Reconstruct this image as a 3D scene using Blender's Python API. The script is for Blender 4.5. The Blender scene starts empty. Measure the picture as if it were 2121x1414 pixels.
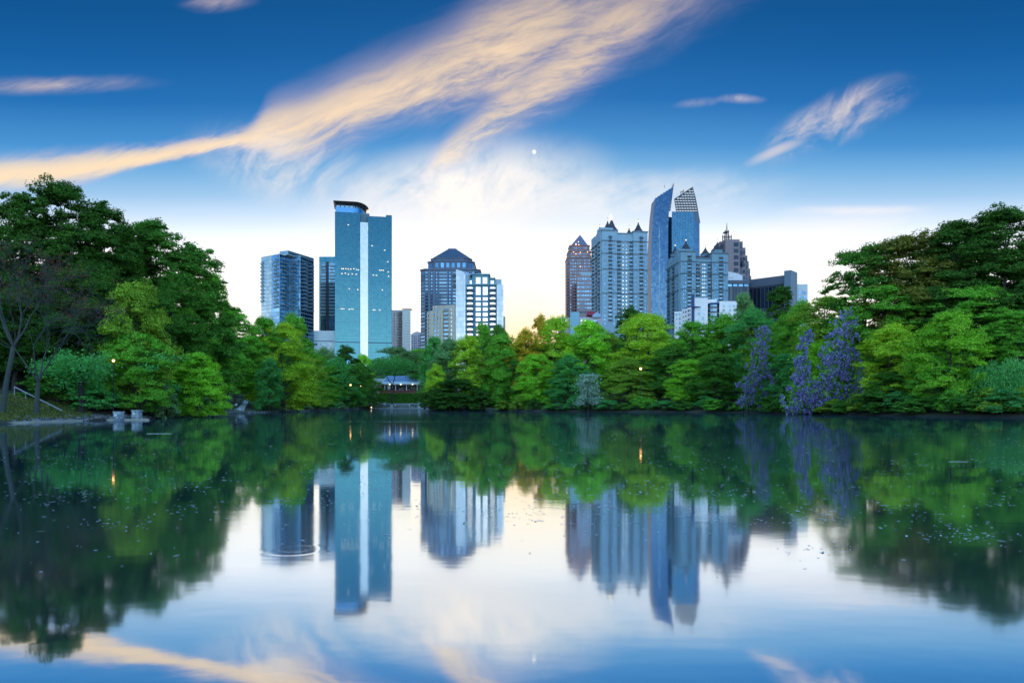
import bpy, bmesh, math, random
import numpy as np
from mathutils import Vector, Matrix

random.seed(7)
scene = bpy.context.scene
COL = scene.collection

# ----------------------------------------------------------------------------
# camera, sky, sun, exposure
# ----------------------------------------------------------------------------
FPX, CX, HY, CH = 1500.0, 1060.5, 841.0, 1.7      # focal length in photo pixels, centre column, horizon row, eye height

cam_d = bpy.data.cameras.new('camera')
cam_d.sensor_width = 36.0
cam_d.lens = 36.0 * FPX / 2121.0
cam_d.shift_y = (HY - 707.0) / 2121.0
cam_d.clip_start = 0.1
cam_d.clip_end = 30000.0
cam = bpy.data.objects.new('camera', cam_d)
cam.location = (0, 0, CH)
cam.rotation_euler = (math.radians(90), 0, 0)
COL.objects.link(cam)
scene.camera = cam

scene.render.engine = 'CYCLES'
scene.cycles.max_bounces = 5
scene.cycles.diffuse_bounces = 3
scene.cycles.glossy_bounces = 3
scene.cycles.transmission_bounces = 3
scene.cycles.transparent_max_bounces = 4
scene.cycles.caustics_reflective = False
scene.cycles.caustics_refractive = False
scene.cycles.use_denoising = True
scene.view_settings.view_transform = 'Standard'
scene.view_settings.look = 'None'
scene.view_settings.exposure = 0.4
scene.view_settings.gamma = 1.0
scene.view_settings.use_curve_mapping = False

SUN_EL, SUN_PX = 3.2, 1085.0
SUN_AZ = math.atan((SUN_PX - CX) / FPX)
sun_d = bpy.data.lights.new('sun', 'SUN')
sun_d.energy = 1.3
sun_d.angle = math.radians(0.5)
sun_d.color = (1.0, 0.66, 0.36)
sun = bpy.data.objects.new('sun', sun_d)
to_sun = Vector((math.sin(SUN_AZ) * math.cos(math.radians(SUN_EL)), math.cos(SUN_AZ) * math.cos(math.radians(SUN_EL)), math.sin(math.radians(SUN_EL))))
sun.rotation_euler = to_sun.to_track_quat('Z', 'Y').to_euler()
sun.location = (0, 300, 200)
COL.objects.link(sun)


def srgb(r, g, b):
    def c(v):
        v /= 255.0
        return v / 12.92 if v <= 0.04045 else ((v + 0.055) / 1.055) ** 2.4
    return (c(r), c(g), c(b))


class NT:
    """tiny helper to write node trees as expressions"""
    def __init__(self, tree):
        self.t = tree
        self.n = tree.nodes
        self.l = tree.links

    def put(self, sock, v):
        if hasattr(v, 'links') or isinstance(v, bpy.types.NodeSocket):
            self.l.new(v, sock)
        elif isinstance(v, (tuple, list)):
            v = tuple(v)
            if sock.type == 'RGBA' and len(v) == 3:
                v = v + (1.0,)
            sock.default_value = v
        else:
            sock.default_value = v

    def m(self, op, a, b=0.0, c=0.0, clamp=False):
        n = self.n.new('ShaderNodeMath')
        n.operation = op
        n.use_clamp = clamp
        for s, v in zip(n.inputs, (a, b, c)):
            self.put(s, v)
        return n.outputs[0]

    def step(self, x, lo, hi, out0=0.0, out1=1.0):
        n = self.n.new('ShaderNodeMapRange')
        n.interpolation_type = 'SMOOTHSTEP'
        for s, v in zip(n.inputs, (x, lo, hi, out0, out1)):
            self.put(s, v)
        return n.outputs[0]

    def lin(self, x, lo, hi, out0=0.0, out1=1.0):
        n = self.n.new('ShaderNodeMapRange')
        for s, v in zip(n.inputs, (x, lo, hi, out0, out1)):
            self.put(s, v)
        return n.outputs[0]

    def mix(self, f, a, b, mode='MIX'):
        n = self.n.new('ShaderNodeMix')
        n.data_type = 'RGBA'
        n.blend_type = mode
        self.put(n.inputs[0], f)
        self.put(n.inputs[6], a)
        self.put(n.inputs[7], b)
        return n.outputs[2]

    def xyz(self, x, y, z=0.0):
        n = self.n.new('ShaderNodeCombineXYZ')
        for s, v in zip(n.inputs, (x, y, z)):
            self.put(s, v)
        return n.outputs[0]

    def noise(self, vec, scale, detail=5, rough=0.55, dist=0.0, color=False):
        n = self.n.new('ShaderNodeTexNoise')
        self.put(n.inputs['Vector'], vec)
        n.inputs['Scale'].default_value = scale
        n.inputs['Detail'].default_value = detail
        n.inputs['Roughness'].default_value = rough
        n.inputs['Distortion'].default_value = dist
        return n.outputs['Color' if color else 'Fac']

    def curve(self, x, pts):
        n = self.n.new('ShaderNodeFloatCurve')
        self.put(n.inputs['Value'], x)
        c = n.mapping.curves[0]
        n.mapping.use_clip = False
        while len(c.points) < len(pts):
            c.points.new(0.5, 0.5)
        for p, (a, b) in zip(c.points, pts):
            p.location = (a, b)
            p.handle_type = 'AUTO'
        n.mapping.update()
        return n.outputs[0]

    def ramp(self, x, stops):
        n = self.n.new('ShaderNodeValToRGB')
        self.put(n.inputs[0], x)
        e = n.color_ramp.elements
        while len(e) < len(stops):
            e.new(0.5)
        for el, (p, c) in zip(e, stops):
            el.position = p
            el.color = (c[0], c[1], c[2], 1)
        return n.outputs[0]


world = bpy.data.worlds.new('World')
scene.world = world
world.use_nodes = True
wt = world.node_tree
wt.nodes.clear()
W = NT(wt)
tc = wt.nodes.new('ShaderNodeTexCoord')
sep = wt.nodes.new('ShaderNodeSeparateXYZ')
wt.links.new(tc.outputs['Generated'], sep.inputs[0])
dx, dy, dz = sep.outputs
hor = W.m('SQRT', W.m('ADD', W.m('MULTIPLY', dx, dx), W.m('MULTIPLY', dy, dy)))
hor = W.m('MAXIMUM', hor, 0.02)
tan_el = W.m('DIVIDE', W.m('MAXIMUM', dz, 0.0), hor)
sin_az = W.m('DIVIDE', dx, hor)
wide = W.m('ADD', 1.0, W.m('MULTIPLY', W.m('MULTIPLY', sin_az, sin_az), 0.70))
t_el = W.m('MULTIPLY', tan_el, wide)
base = W.ramp(t_el, [
    (0.00, (1.16, 1.05, 0.90)),
    (0.16, (1.06, 1.02, 0.94)),
    (0.225, (0.9, 0.93, 0.98)),
    (0.262, (0.56, 0.68, 0.83)),
    (0.296, (0.29, 0.48, 0.7)),
    (0.33, (0.145, 0.36, 0.62)),
    (0.365, (0.052, 0.238, 0.53)),
    (0.427, (0.011, 0.132, 0.385)),
    (0.494, (0.003, 0.093, 0.297)),
    (0.56, (0.001, 0.071, 0.236)),
    (1, (0.01, 0.085, 0.26)),
])
# unseen sky behind the camera, brightened beyond real dusk to light towers and trees
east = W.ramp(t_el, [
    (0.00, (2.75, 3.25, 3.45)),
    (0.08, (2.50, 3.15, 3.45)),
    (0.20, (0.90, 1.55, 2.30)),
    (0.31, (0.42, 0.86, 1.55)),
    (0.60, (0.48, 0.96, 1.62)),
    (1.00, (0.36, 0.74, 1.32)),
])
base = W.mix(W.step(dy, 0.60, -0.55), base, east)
# physical sky of the same sun, a share of the whole
sky = wt.nodes.new('ShaderNodeTexSky')
sky.sky_type = 'NISHITA'
sky.sun_disc = False
sky.sun_elevation = math.radians(SUN_EL)
sky.sun_rotation = SUN_AZ
sky.altitude = 300
sky_s = W.mix(1.0, sky.outputs[0], (0.05, 0.05, 0.05), 'MULTIPLY')
base = W.mix(0.06, base, sky_s)
# warm glow round the sun
nrm = wt.nodes.new('ShaderNodeVectorMath')
nrm.operation = 'DOT_PRODUCT'
wt.links.new(tc.outputs['Generated'], nrm.inputs[0])
nrm.inputs[1].default_value = to_sun
cosd = W.m('MAXIMUM', nrm.outputs['Value'], 0.0)
glow = W.m('POWER', cosd, 260.0)
base = W.mix(W.m('MULTIPLY', W.m('POWER', cosd, 500.0), 0.9), base, (1.05, 0.76, 0.42), 'MULTIPLY')
glow2 = W.m('MULTIPLY', W.m('POWER', cosd, 14.0), 0.10)
base = W.mix(W.m('MULTIPLY', W.m('POWER', cosd, 60.0), 0.85), base, (1.0, 0.92, 0.78), 'MULTIPLY')

# --- high cirrus, drawn on the sky by direction
fy = W.m('MAXIMUM', dy, 0.08)
U = W.m('ADD', 0.5, W.m('MULTIPLY', W.m('DIVIDE', dx, fy), FPX / 2121.0))
V = W.m('MULTIPLY', W.m('DIVIDE', dz, fy), FPX / 900.0)
front = W.step(dy, 0.15, 0.35)
PX = W.m('MULTIPLY', U, 2.121)                      # thousands of px
PY = W.m('MULTIPLY', V, 0.900)


def pv(py):
    return (HY - py) / 900.0


def pu(px):
    return px / 2121.0


def rot2(x, y, ang):
    c, s = math.cos(ang), math.sin(ang)
    return (W.m('ADD', W.m('MULTIPLY', x, c), W.m('MULTIPLY', y, s)),
            W.m('SUBTRACT', W.m('MULTIPLY', y, c), W.m('MULTIPLY', x, s)))


p0 = W.xyz(PX, PY, 0.0)
wcol = wt.nodes.new('ShaderNodeSeparateColor')
wt.links.new(W.noise(p0, 3.2, 4, 0.55, 0.0, True), wcol.inputs[0])
wx = W.m('MULTIPLY', W.m('SUBTRACT', wcol.outputs[0], 0.5), 0.11)
wy = W.m('MULTIPLY', W.m('SUBTRACT', wcol.outputs[1], 0.5), 0.09)
QX = W.m('ADD', PX, wx)
QY = W.m('ADD', PY, wy)
a1, b1 = rot2(QX, QY, math.radians(20))
streak = W.noise(W.xyz(W.m('MULTIPLY', a1, 2.2), W.m('MULTIPLY', b1, 14.0), 0.3), 1.0, 8, 0.62, 0.15)
fine = W.noise(W.xyz(W.m('MULTIPLY', a1, 9.0), W.m('MULTIPLY', b1, 38.0), 2.3), 1.0, 7, 0.66, 0.25)
a2, b2 = rot2(QX, QY, math.radians(48))
wisp = W.noise(W.xyz(W.m('MULTIPLY', a2, 6.5), W.m('MULTIPLY', b2, 13.0), 5.1), 1.0, 9, 0.64, 0.55)
puff = W.noise(W.xyz(QX, QY, 7.7), 9.0, 8, 0.6, 0.4)
tex = W.m('ADD', W.m('MULTIPLY', streak, 0.52), W.m('MULTIPLY', fine, 0.48))

Vw = W.m('ADD', V, W.m('MULTIPLY', W.m('MULTIPLY', W.m('SUBTRACT', streak, 0.5), 0.085), W.lin(U, pu(250), pu(700), 0.35, 1.0)))
Vw = W.m('ADD', Vw, W.m('MULTIPLY', W.m('SUBTRACT', fine, 0.5), 0.04))


def edge(pts):
    return W.curve(U, [(pu(a), pv(b)) for a, b in pts])


top1 = edge([(-200, 372), (0, 328), (120, 316), (250, 306), (400, 289), (510, 264), (560, 212), (640, 182), (740, 132), (900, 62), (1000, -10), (1120, -90)])
bot1 = edge([(-200, 425), (0, 392), (150, 380), (260, 352), (380, 330), (500, 310), (620, 322), (700, 296), (800, 266), (900, 246), (980, 236), (1100, 215), (1300, 120), (1500, 0)])
top2 = edge([(840, 420), (870, 345), (910, 295), (960, 245), (1010, 190), (1100, 90), (1200, 0), (1300, -80)])
bot2 = edge([(840, 430), (900, 372), (1000, 318), (1100, 262), (1200, 200), (1280, 138), (1400, 66), (1500, 12), (1600, -50)])
def between(lo, hi):
    s_ = W.m('DIVIDE', W.m('SUBTRACT', Vw, lo), W.m('MAXIMUM', W.m('SUBTRACT', hi, lo), 0.01))
    return W.m('MULTIPLY', W.step(s_, -0.22, 0.42), W.step(s_, 1.28, 0.42))


d1 = between(bot1, top1)
d2 = between(bot2, top2)
d2 = W.m('MULTIPLY', d2, W.step(U, pu(840), pu(930)))
d2 = W.m('MULTIPLY', d2, W.lin(U, pu(1150), pu(1480), 0.92, 0.42))
d1 = W.m('MULTIPLY', d1, W.lin(U, pu(1050), pu(1250), 1.0, 0.55))
band = W.m('MAXIMUM', d1, d2)
thin = W.lin(U, pu(420), pu(800), 0.12, 0.0)          # the narrow left arm is smooth and full
band = W.m('MULTIPLY', band, W.step(W.m('ADD', tex, thin), 0.18, 0.66))


def blob(px, py, ang, la, lb, soft0=1.0, soft1=0.2):
    x = W.m('SUBTRACT', W.m('ADD', PX, W.m('MULTIPLY', wx, 0.35)), px / 1000.0)
    y = W.m('SUBTRACT', W.m('ADD', PY, W.m('MULTIPLY', wy, 0.35)), (HY - py) / 1000.0)
    xr, yr = rot2(x, y, math.radians(ang))
    xr = W.m('DIVIDE', xr, la / 1000.0)
    yr = W.m('DIVIDE', yr, lb / 1000.0)
    r = W.m('SQRT', W.m('ADD', W.m('MULTIPLY', xr, xr), W.m('MULTIPLY', yr, yr)))
    return W.step(r, soft0, soft1), xr


veil, _ = blob(600, 350, -14, 270, 100, 1.0, 0.1)
veil = W.m('MULTIPLY', W.m('MULTIPLY', veil, W.step(wisp, 0.30, 0.75)), 0.70)
haze1, _ = blob(960, 400, 8, 380, 140, 1.0, 0.05)
haze1 = W.m('MULTIPLY', W.m('MULTIPLY', haze1, W.step(W.m('ADD', W.m('MULTIPLY', puff, 0.5), W.m('MULTIPLY', wisp, 0.5)), 0.22, 0.60)), 0.95)
haze2, _ = blob(1290, 410, 4, 420, 80, 1.0, 0.0)
haze2 = W.m('MULTIPLY', W.m('MULTIPLY', haze2, W.step(W.m('ADD', W.m('MULTIPLY', puff, 0.4), W.m('MULTIPLY', tex, 0.6)), 0.34, 0.64)), 0.6)
rc, rx = blob(1735, 245, 26, 205, 66, 1.0, 0.35)
rcl = W.m('MULTIPLY', rc, W.step(W.m('ADD', wisp, W.m('MULTIPLY', rx, -0.05)), 0.33, 0.74))
rc2, _ = blob(1610, 312, 22, 90, 18, 1.0, 0.1)
rcl = W.m('MAXIMUM', rcl, W.m('MULTIPLY', rc2, 0.75))
lc, _ = blob(110, 176, 2, 270, 26, 1.0, -0.25)
lcl = W.m('MULTIPLY', lc, W.step(W.m('ADD', W.m('MULTIPLY', streak, 0.5), W.m('MULTIPLY', fine, 0.5)), 0.25, 0.75))
tcl0, _ = blob(455, 2, 3, 95, 26, 1.0, 0.0)
tcl = W.m('MULTIPLY', W.m('MULTIPLY', tcl0, W.step(tex, 0.3, 0.7)), 0.7)
sc0, _ = blob(1535, 203, -3, 62, 13, 1.0, 0.0)
sc1, _ = blob(1445, 207, 4, 60, 14, 1.0, 0.0)
scl = W.m('MULTIPLY', W.step(wisp, 0.25, 0.7), W.m('ADD', W.m('MULTIPLY', sc0, 0.7), W.m('MULTIPLY', sc1, 0.35)))
lowp, _ = blob(1770, 434, 2, 190, 14, 1.0, 0.0)
lowp = W.m('MULTIPLY', W.m('MULTIPLY', lowp, 0.7), W.step(tex, 0.2, 0.7))
low2, _ = blob(1700, 470, 6, 330, 45, 1.0, 0.0)
lowp = W.m('ADD', lowp, W.m('MULTIPLY', W.m('MULTIPLY', low2, streak), 0.7))

warm = (0.84, 0.62, 0.39)
mauve = (0.54, 0.44, 0.50)
bandcol = W.mix(W.step(band, 0.12, 0.66), mauve, warm)
c = W.mix(W.m('MULTIPLY', W.m('MULTIPLY', band, 0.90), front), base, bandcol)
c = W.mix(W.m('MULTIPLY', veil, front), c, (0.80, 0.71, 0.64))
c = W.mix(W.m('MULTIPLY', haze1, front), c, (0.92, 0.82, 0.73))
c = W.mix(W.m('MULTIPLY', haze2, front), c, (0.84, 0.79, 0.75))
c = W.mix(W.m('MULTIPLY', W.m('MULTIPLY', rcl, 0.75), front), c, (0.68, 0.58, 0.54))
c = W.mix(W.m('MULTIPLY', W.m('MULTIPLY', lcl, 0.85), front), c, (0.70, 0.53, 0.43))
c = W.mix(W.m('MULTIPLY', tcl, front), c, (0.60, 0.47, 0.46))
c = W.mix(W.m('MULTIPLY', scl, front), c, (0.60, 0.52, 0.53))
c = W.mix(W.m('MULTIPLY', lowp, front), c, (0.86, 0.76, 0.72))
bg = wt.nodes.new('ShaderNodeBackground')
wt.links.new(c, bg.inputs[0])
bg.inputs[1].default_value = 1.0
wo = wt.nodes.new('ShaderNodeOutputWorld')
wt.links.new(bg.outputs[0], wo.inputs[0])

# ----------------------------------------------------------------------------
# helpers
# ----------------------------------------------------------------------------


def tag(o, label=None, cat=None, group=None, kind=None):
    if label:
        o['label'] = label
    if cat:
        o['category'] = cat
    if group:
        o['group'] = group
    if kind:
        o['kind'] = kind
    return o


def empty(name, loc, label=None, cat=None, group=None):
    o = bpy.data.objects.new(name, None)
    o.location = loc
    o.empty_display_size = 1.0
    COL.objects.link(o)
    return tag(o, label, cat, group)


def at(px, D):
    return Vector(((px - CX) * D / FPX, D))


def zat(py, D):
    return CH + (HY - py) * D / FPX


class MB:
    """collects faces of one mesh"""
    def __init__(self):
        self.v, self.f, self.mi, self.sm = [], [], [], []

    def quad(self, a, b, c_, d, mi=0):
        n = len(self.v)
        self.v += [tuple(a), tuple(b), tuple(c_), tuple(d)]
        self.f.append((n, n + 1, n + 2, n + 3))
        self.mi.append(mi)
        self.sm.append(False)

    def box(self, x0, x1, y0, y1, z0, z1, mi=0, M=None):
        n = len(self.v)
        P = [(x0, y0, z0), (x1, y0, z0), (x1, y1, z0), (x0, y1, z0), (x0, y0, z1), (x1, y0, z1), (x1, y1, z1), (x0, y1, z1)]
        if M is not None:
            P = [tuple(M @ Vector(p)) for p in P]
        self.v += P
        for q in ((0, 3, 2, 1), (4, 5, 6, 7), (0, 1, 5, 4), (1, 2, 6, 5), (2, 3, 7, 6), (3, 0, 4, 7)):
            self.f.append(tuple(n + i for i in q))
            self.mi.append(mi)
            self.sm.append(False)

    def prism(self, poly, z0, z1, mi=0, mtop=None, poly_top=None):
        """vertical prism of a counter-clockwise footprint; poly_top may differ (tapered)"""
        n = len(self.v)
        k = len(poly)
        pt = poly_top or poly
        z0s = z0 if isinstance(z0, (list, tuple)) else [z0] * k
        z1s = z1 if isinstance(z1, (list, tuple)) else [z1] * k
        self.v += [(p[0], p[1], z) for p, z in zip(poly, z0s)] + [(p[0], p[1], z) for p, z in zip(pt, z1s)]
        for i in range(k):
            j = (i + 1) % k
            self.f.append((n + i, n + j, n + k + j, n + k + i))
            self.mi.append(mi)
            self.sm.append(False)
        self.f.append(tuple(n + k + i for i in range(k)))
        self.mi.append(mi if mtop is None else mtop)
        self.sm.append(False)
        self.f.append(tuple(n + i for i in reversed(range(k))))
        self.mi.append(mi)
        self.sm.append(False)

    def cone(self, poly, z0, apex, mi=0):
        n = len(self.v)
        k = len(poly)
        self.v += [(p[0], p[1], z0) for p in poly] + [tuple(apex)]
        for i in range(k):
            self.f.append((n + i, n + (i + 1) % k, n + k))
            self.mi.append(mi)
            self.sm.append(False)

    def tube(self, pts, radii, sides=6, mi=0, cap=True, smooth=True):
        pts = [Vector(p) for p in pts]
        n0 = len(self.v)
        for i, p in enumerate(pts):
            d = (pts[min(i + 1, len(pts) - 1)] - pts[max(i - 1, 0)])
            d = d.normalized() if d.length > 1e-9 else Vector((0, 0, 1))
            a = d.orthogonal().normalized() if abs(d.z) < 0.95 else Vector((1, 0, 0))
            a = (a - d * a.dot(d)).normalized()
            b = d.cross(a)
            for s in range(sides):
                t = 2 * math.pi * s / sides
                self.v.append(tuple(p + (a * math.cos(t) + b * math.sin(t)) * radii[i]))
        for i in range(len(pts) - 1):
            for s in range(sides):
                s2 = (s + 1) % sides
                self.f.append((n0 + i * sides + s, n0 + i * sides + s2, n0 + (i + 1) * sides + s2, n0 + (i + 1) * sides + s))
                self.mi.append(mi)
                self.sm.append(smooth)
        if cap:
            e = n0 + (len(pts) - 1) * sides
            self.f.append(tuple(e + s for s in range(sides)))
            self.mi.append(mi)
            self.sm.append(False)

    def ball(self, c_, r, mi=0, seg=10, rings=6, sz=1.0):
        n0 = len(self.v)
        for i in range(rings + 1):
            th = math.pi * i / rings
            for s in range(seg):
                t = 2 * math.pi * s / seg
                self.v.append((c_[0] + r * math.sin(th) * math.cos(t), c_[1] + r * math.sin(th) * math.sin(t), c_[2] + sz * r * math.cos(th)))
        for i in range(rings):
            for s in range(seg):
                s2 = (s + 1) % seg
                self.f.append((n0 + i * seg + s, n0 + (i + 1) * seg + s, n0 + (i + 1) * seg + s2, n0 + i * seg + s2))
                self.mi.append(mi)
                self.sm.append(True)

    def mesh(self, name, mats):
        me = bpy.data.meshes.new(name)
        me.from_pydata(self.v, [], self.f)
        for m_ in (mats if isinstance(mats, (list, tuple)) else [mats]):
            me.materials.append(m_)
        me.polygons.foreach_set('material_index', self.mi)
        me.polygons.foreach_set('use_smooth', self.sm)
        me.update()
        return me

    def split(self, name, mat, parent):
        """every box collected so far becomes an object of its own"""
        v0 = f0 = 0
        out = None
        while v0 < len(self.v):
            p = MB()
            p.v = self.v[v0:v0 + 8]
            p.f = [tuple(i - v0 for i in f) for f in self.f[f0:f0 + 6]]
            p.mi, p.sm = [0] * 6, [False] * 6
            out = p.build(name, mat, parent)
            v0 += 8
            f0 += 6
        return out

    def build(self, name, mats, parent=None, loc=None):
        me = self.mesh(name, mats)
        if parent is not None and loc is None:        # geometry given in world space
            off = Vector(root_loc(parent))
            me.transform(Matrix.Translation(-off))
        o = bpy.data.objects.new(name, me)
        if loc is not None:
            o.location = loc
        if parent is not None:
            o.parent = parent
        COL.objects.link(o)
        return o


def root_loc(o):
    p = Vector((0, 0, 0))
    while o is not None:
        p = p + Vector(o.location)
        o = o.parent
    return p


def inst(name, me, parent, loc, rz=0.0, scale=None):
    """one object of shared mesh data, loc in world space, parent unrotated"""
    o = bpy.data.objects.new(name, me)
    o.location = Vector(loc) - root_loc(parent) if parent is not None else loc
    o.rotation_euler = (0, 0, rz)
    if scale:
        o.scale = scale
    o.parent = parent
    COL.objects.link(o)
    return o


# ----------------------------------------------------------------------------
# materials
# ----------------------------------------------------------------------------
MATS = {}


def solid(name, col, rough=0.7, metal=0.0, spec=0.5, grain=0.07, gscale=0.6, emit=None, estr=0.0, bump=0.0):
    if name in MATS:
        return MATS[name]
    m_ = bpy.data.materials.new(name)
    m_.use_nodes = True
    nt = m_.node_tree
    p = nt.nodes['Principled BSDF']
    h = NT(nt)
    t = nt.nodes.new('ShaderNodeTexCoord')
    n1 = h.noise(t.outputs['Object'], gscale, 6, 0.6)
    n2 = h.noise(t.outputs['Object'], gscale * 0.13, 3, 0.5)
    f = h.lin(h.m('ADD', h.m('MULTIPLY', n1, 0.5), h.m('MULTIPLY', n2, 0.5)), 0.3, 0.7, 1.0 - grain, 1.0 + grain)
    cc = h.mix(1.0, col, h.xyz(f, f, f), 'MULTIPLY')
    nt.links.new(cc, p.inputs['Base Color'])
    p.inputs['Roughness'].default_value = rough
    p.inputs['Metallic'].default_value = metal
    p.inputs['Specular IOR Level'].default_value = spec
    if bump:
        b = nt.nodes.new('ShaderNodeBump')
        b.inputs['Strength'].default_value = bump
        nt.links.new(n1, b.inputs['Height'])
        nt.links.new(b.outputs[0], p.inputs['Normal'])
    if emit:
        p.inputs['Emission Color'].default_value = (*emit, 1)
        p.inputs['Emission Strength'].default_value = estr
    MATS[name] = m_
    return m_


def glass(name, tint, refl=0.45, rough=0.06, body=(0.02, 0.05, 0.08), var=0.25):
    """architectural glass seen from far: mirror coat over a dark tinted body, pane to pane variation"""
    if name in MATS:
        return MATS[name]
    m_ = bpy.data.materials.new(name)
    m_.use_nodes = True
    nt = m_.node_tree
    nt.nodes.clear()
    h = NT(nt)
    geo = nt.nodes.new('ShaderNodeNewGeometry')
    oi = nt.nodes.new('ShaderNodeObjectInfo')
    r = h.m('FRACT', h.m('ADD', geo.outputs['Random Per Island'], oi.outputs['Random']))
    f = h.lin(r, 0, 1, 1 - var, 1 + var)
    gl = nt.nodes.new('ShaderNodeBsdfGlossy')
    h.put(gl.inputs['Color'], h.mix(1.0, tint, h.xyz(f, f, f), 'MULTIPLY'))
    gl.inputs['Roughness'].default_value = rough
    df = nt.nodes.new('ShaderNodeBsdfDiffuse')
    h.put(df.inputs['Color'], h.mix(1.0, body, h.xyz(f, f, f), 'MULTIPLY'))
    mx = nt.nodes.new('ShaderNodeMixShader')
    lw = nt.nodes.new('ShaderNodeLayerWeight')
    lw.inputs[0].default_value = 0.5
    h.put(mx.inputs[0], h.lin(h.m('POWER', lw.outputs['Facing'], 3.0), 0, 1, refl, 1.0))
    nt.links.new(df.outputs[0], mx.inputs[1])
    nt.links.new(gl.outputs[0], mx.inputs[2])
    o = nt.nodes.new('ShaderNodeOutputMaterial')
    nt.links.new(mx.outputs[0], o.inputs[0])
    MATS[name] = m_
    return m_


def leaf_mat(name, col, col2=None, trans=0.42, var=0.35):
    if name in MATS:
        return MATS[name]
    m_ = bpy.data.materials.new(name)
    m_.use_nodes = True
    nt = m_.node_tree
    nt.nodes.clear()
    h = NT(nt)
    geo = nt.nodes.new('ShaderNodeNewGeometry')
    oi = nt.nodes.new('ShaderNodeObjectInfo')
    t = nt.nodes.new('ShaderNodeTexCoord')
    r = geo.outputs['Random Per Island']
    big = h.noise(t.outputs['Object'], 0.33, 3, 0.55)
    col2 = col2 or (col[0] * 1.7 + 0.01, col[1] * 1.25, col[2] * 0.8)
    cc = h.mix(h.lin(h.m('ADD', h.m('MULTIPLY', r, 0.45), h.m('MULTIPLY', big, 0.9)), 0.35, 0.95), col, col2)
    f = h.lin(r, 0, 1, 1 - var, 1 + var)
    f = h.m('MULTIPLY', f, h.lin(oi.outputs['Random'], 0, 1, 0.88, 1.12))
    cc = h.mix(1.0, cc, h.xyz(f, f, f), 'MULTIPLY')
    df = nt.nodes.new('ShaderNodeBsdfDiffuse')
    tr = nt.nodes.new('ShaderNodeBsdfTranslucent')
    h.put(df.inputs[0], cc)
    h.put(tr.inputs[0], h.mix(1.0, cc, (1.15 * trans * 2, 1.05 * trans * 2, 0.55 * trans * 2), 'MULTIPLY'))
    # a leaf reflects and lets through about the same share of the light
    mx = nt.nodes.new('ShaderNodeAddShader')
    nt.links.new(df.outputs[0], mx.inputs[0])
    nt.links.new(tr.outputs[0], mx.inputs[1])
    o = nt.nodes.new('ShaderNodeOutputMaterial')
    nt.links.new(mx.outputs[0], o.inputs[0])
    MATS[name] = m_
    return m_


def lamp_mat(name, col, s):
    return solid(name, (0.8, 0.7, 0.5), 0.4, emit=col, estr=s)


concrete = solid('concrete', (0.42, 0.42, 0.40), 0.85)
pale_concrete = solid('pale_concrete', (0.62, 0.62, 0.58), 0.85)
dark_metal = solid('dark_metal', (0.04, 0.045, 0.05), 0.45, 0.6)
grey_metal = solid('grey_metal', (0.30, 0.32, 0.34), 0.4, 0.7)
rail_dark = solid('rail_dark', (0.035, 0.05, 0.065), 0.5)
steel = solid('steel_lattice', (0.16, 0.15, 0.15), 0.5, 0.5)
white_paint = solid('white_paint', (0.78, 0.78, 0.78), 0.6)
slate = solid('slate_roof', (0.035, 0.035, 0.045), 0.6, grain=0.3)
warm_lamp = lamp_mat('warm_lamp', (1.0, 0.42, 0.12), 7.0)
pale_lamp = lamp_mat('pale_lamp', (1.0, 0.78, 0.48), 4.0)
lit_pane = lamp_mat('lit_pane', (1.0, 0.90, 0.68), 0.55)
lit_pane_dim = lamp_mat('lit_pane_dim', (0.85, 0.95, 1.0), 0.42)
bark = solid('bark', (0.055, 0.048, 0.040), 0.95, grain=0.35, gscale=3.0, bump=0.4)
bark_pale = solid('bark_pale', (0.062, 0.075, 0.066), 0.95, grain=0.3, gscale=3.0, bump=0.3)

LEAF = {
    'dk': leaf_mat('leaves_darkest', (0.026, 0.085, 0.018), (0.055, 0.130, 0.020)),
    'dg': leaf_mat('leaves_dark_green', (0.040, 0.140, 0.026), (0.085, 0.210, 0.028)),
    'mg': leaf_mat('leaves_mid_green', (0.080, 0.255, 0.034), (0.150, 0.340, 0.034)),
    'bg': leaf_mat('leaves_bright_green', (0.135, 0.345, 0.034), (0.235, 0.430, 0.034)),
    'yg': leaf_mat('leaves_yellow_green', (0.205, 0.380, 0.034), (0.330, 0.450, 0.034)),
    'ol': leaf_mat('leaves_olive', (0.115, 0.240, 0.030), (0.215, 0.310, 0.036)),
    'tg': leaf_mat('leaves_teal_green', (0.045, 0.210, 0.062), (0.090, 0.280, 0.066)),
    'gg': leaf_mat('leaves_grey_green', (0.095, 0.210, 0.095), (0.160, 0.280, 0.105)),
    'bz': leaf_mat('leaves_bronze', (0.090, 0.110, 0.022), (0.165, 0.165, 0.030)),
    'or': leaf_mat('leaves_sunset_glow', (0.240, 0.260, 0.025), (0.430, 0.290, 0.025)),  # orange sunset glow put into the leaf colour
    'wl': leaf_mat('leaves_willow', (0.060, 0.240, 0.075), (0.110, 0.300, 0.075)),
    'wh': leaf_mat('blossom_white', (0.40, 0.48, 0.45), (0.50, 0.55, 0.50)),
    'wg': leaf_mat('blossom_grey_white', (0.19, 0.29, 0.24), (0.29, 0.37, 0.31)),
    'pu': leaf_mat('blossom_purple', (0.120, 0.115, 0.320), (0.250, 0.240, 0.460), var=0.45),
    'rd': leaf_mat('buds_red', (0.15, 0.040, 0.040), (0.24, 0.070, 0.060)),
}

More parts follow.
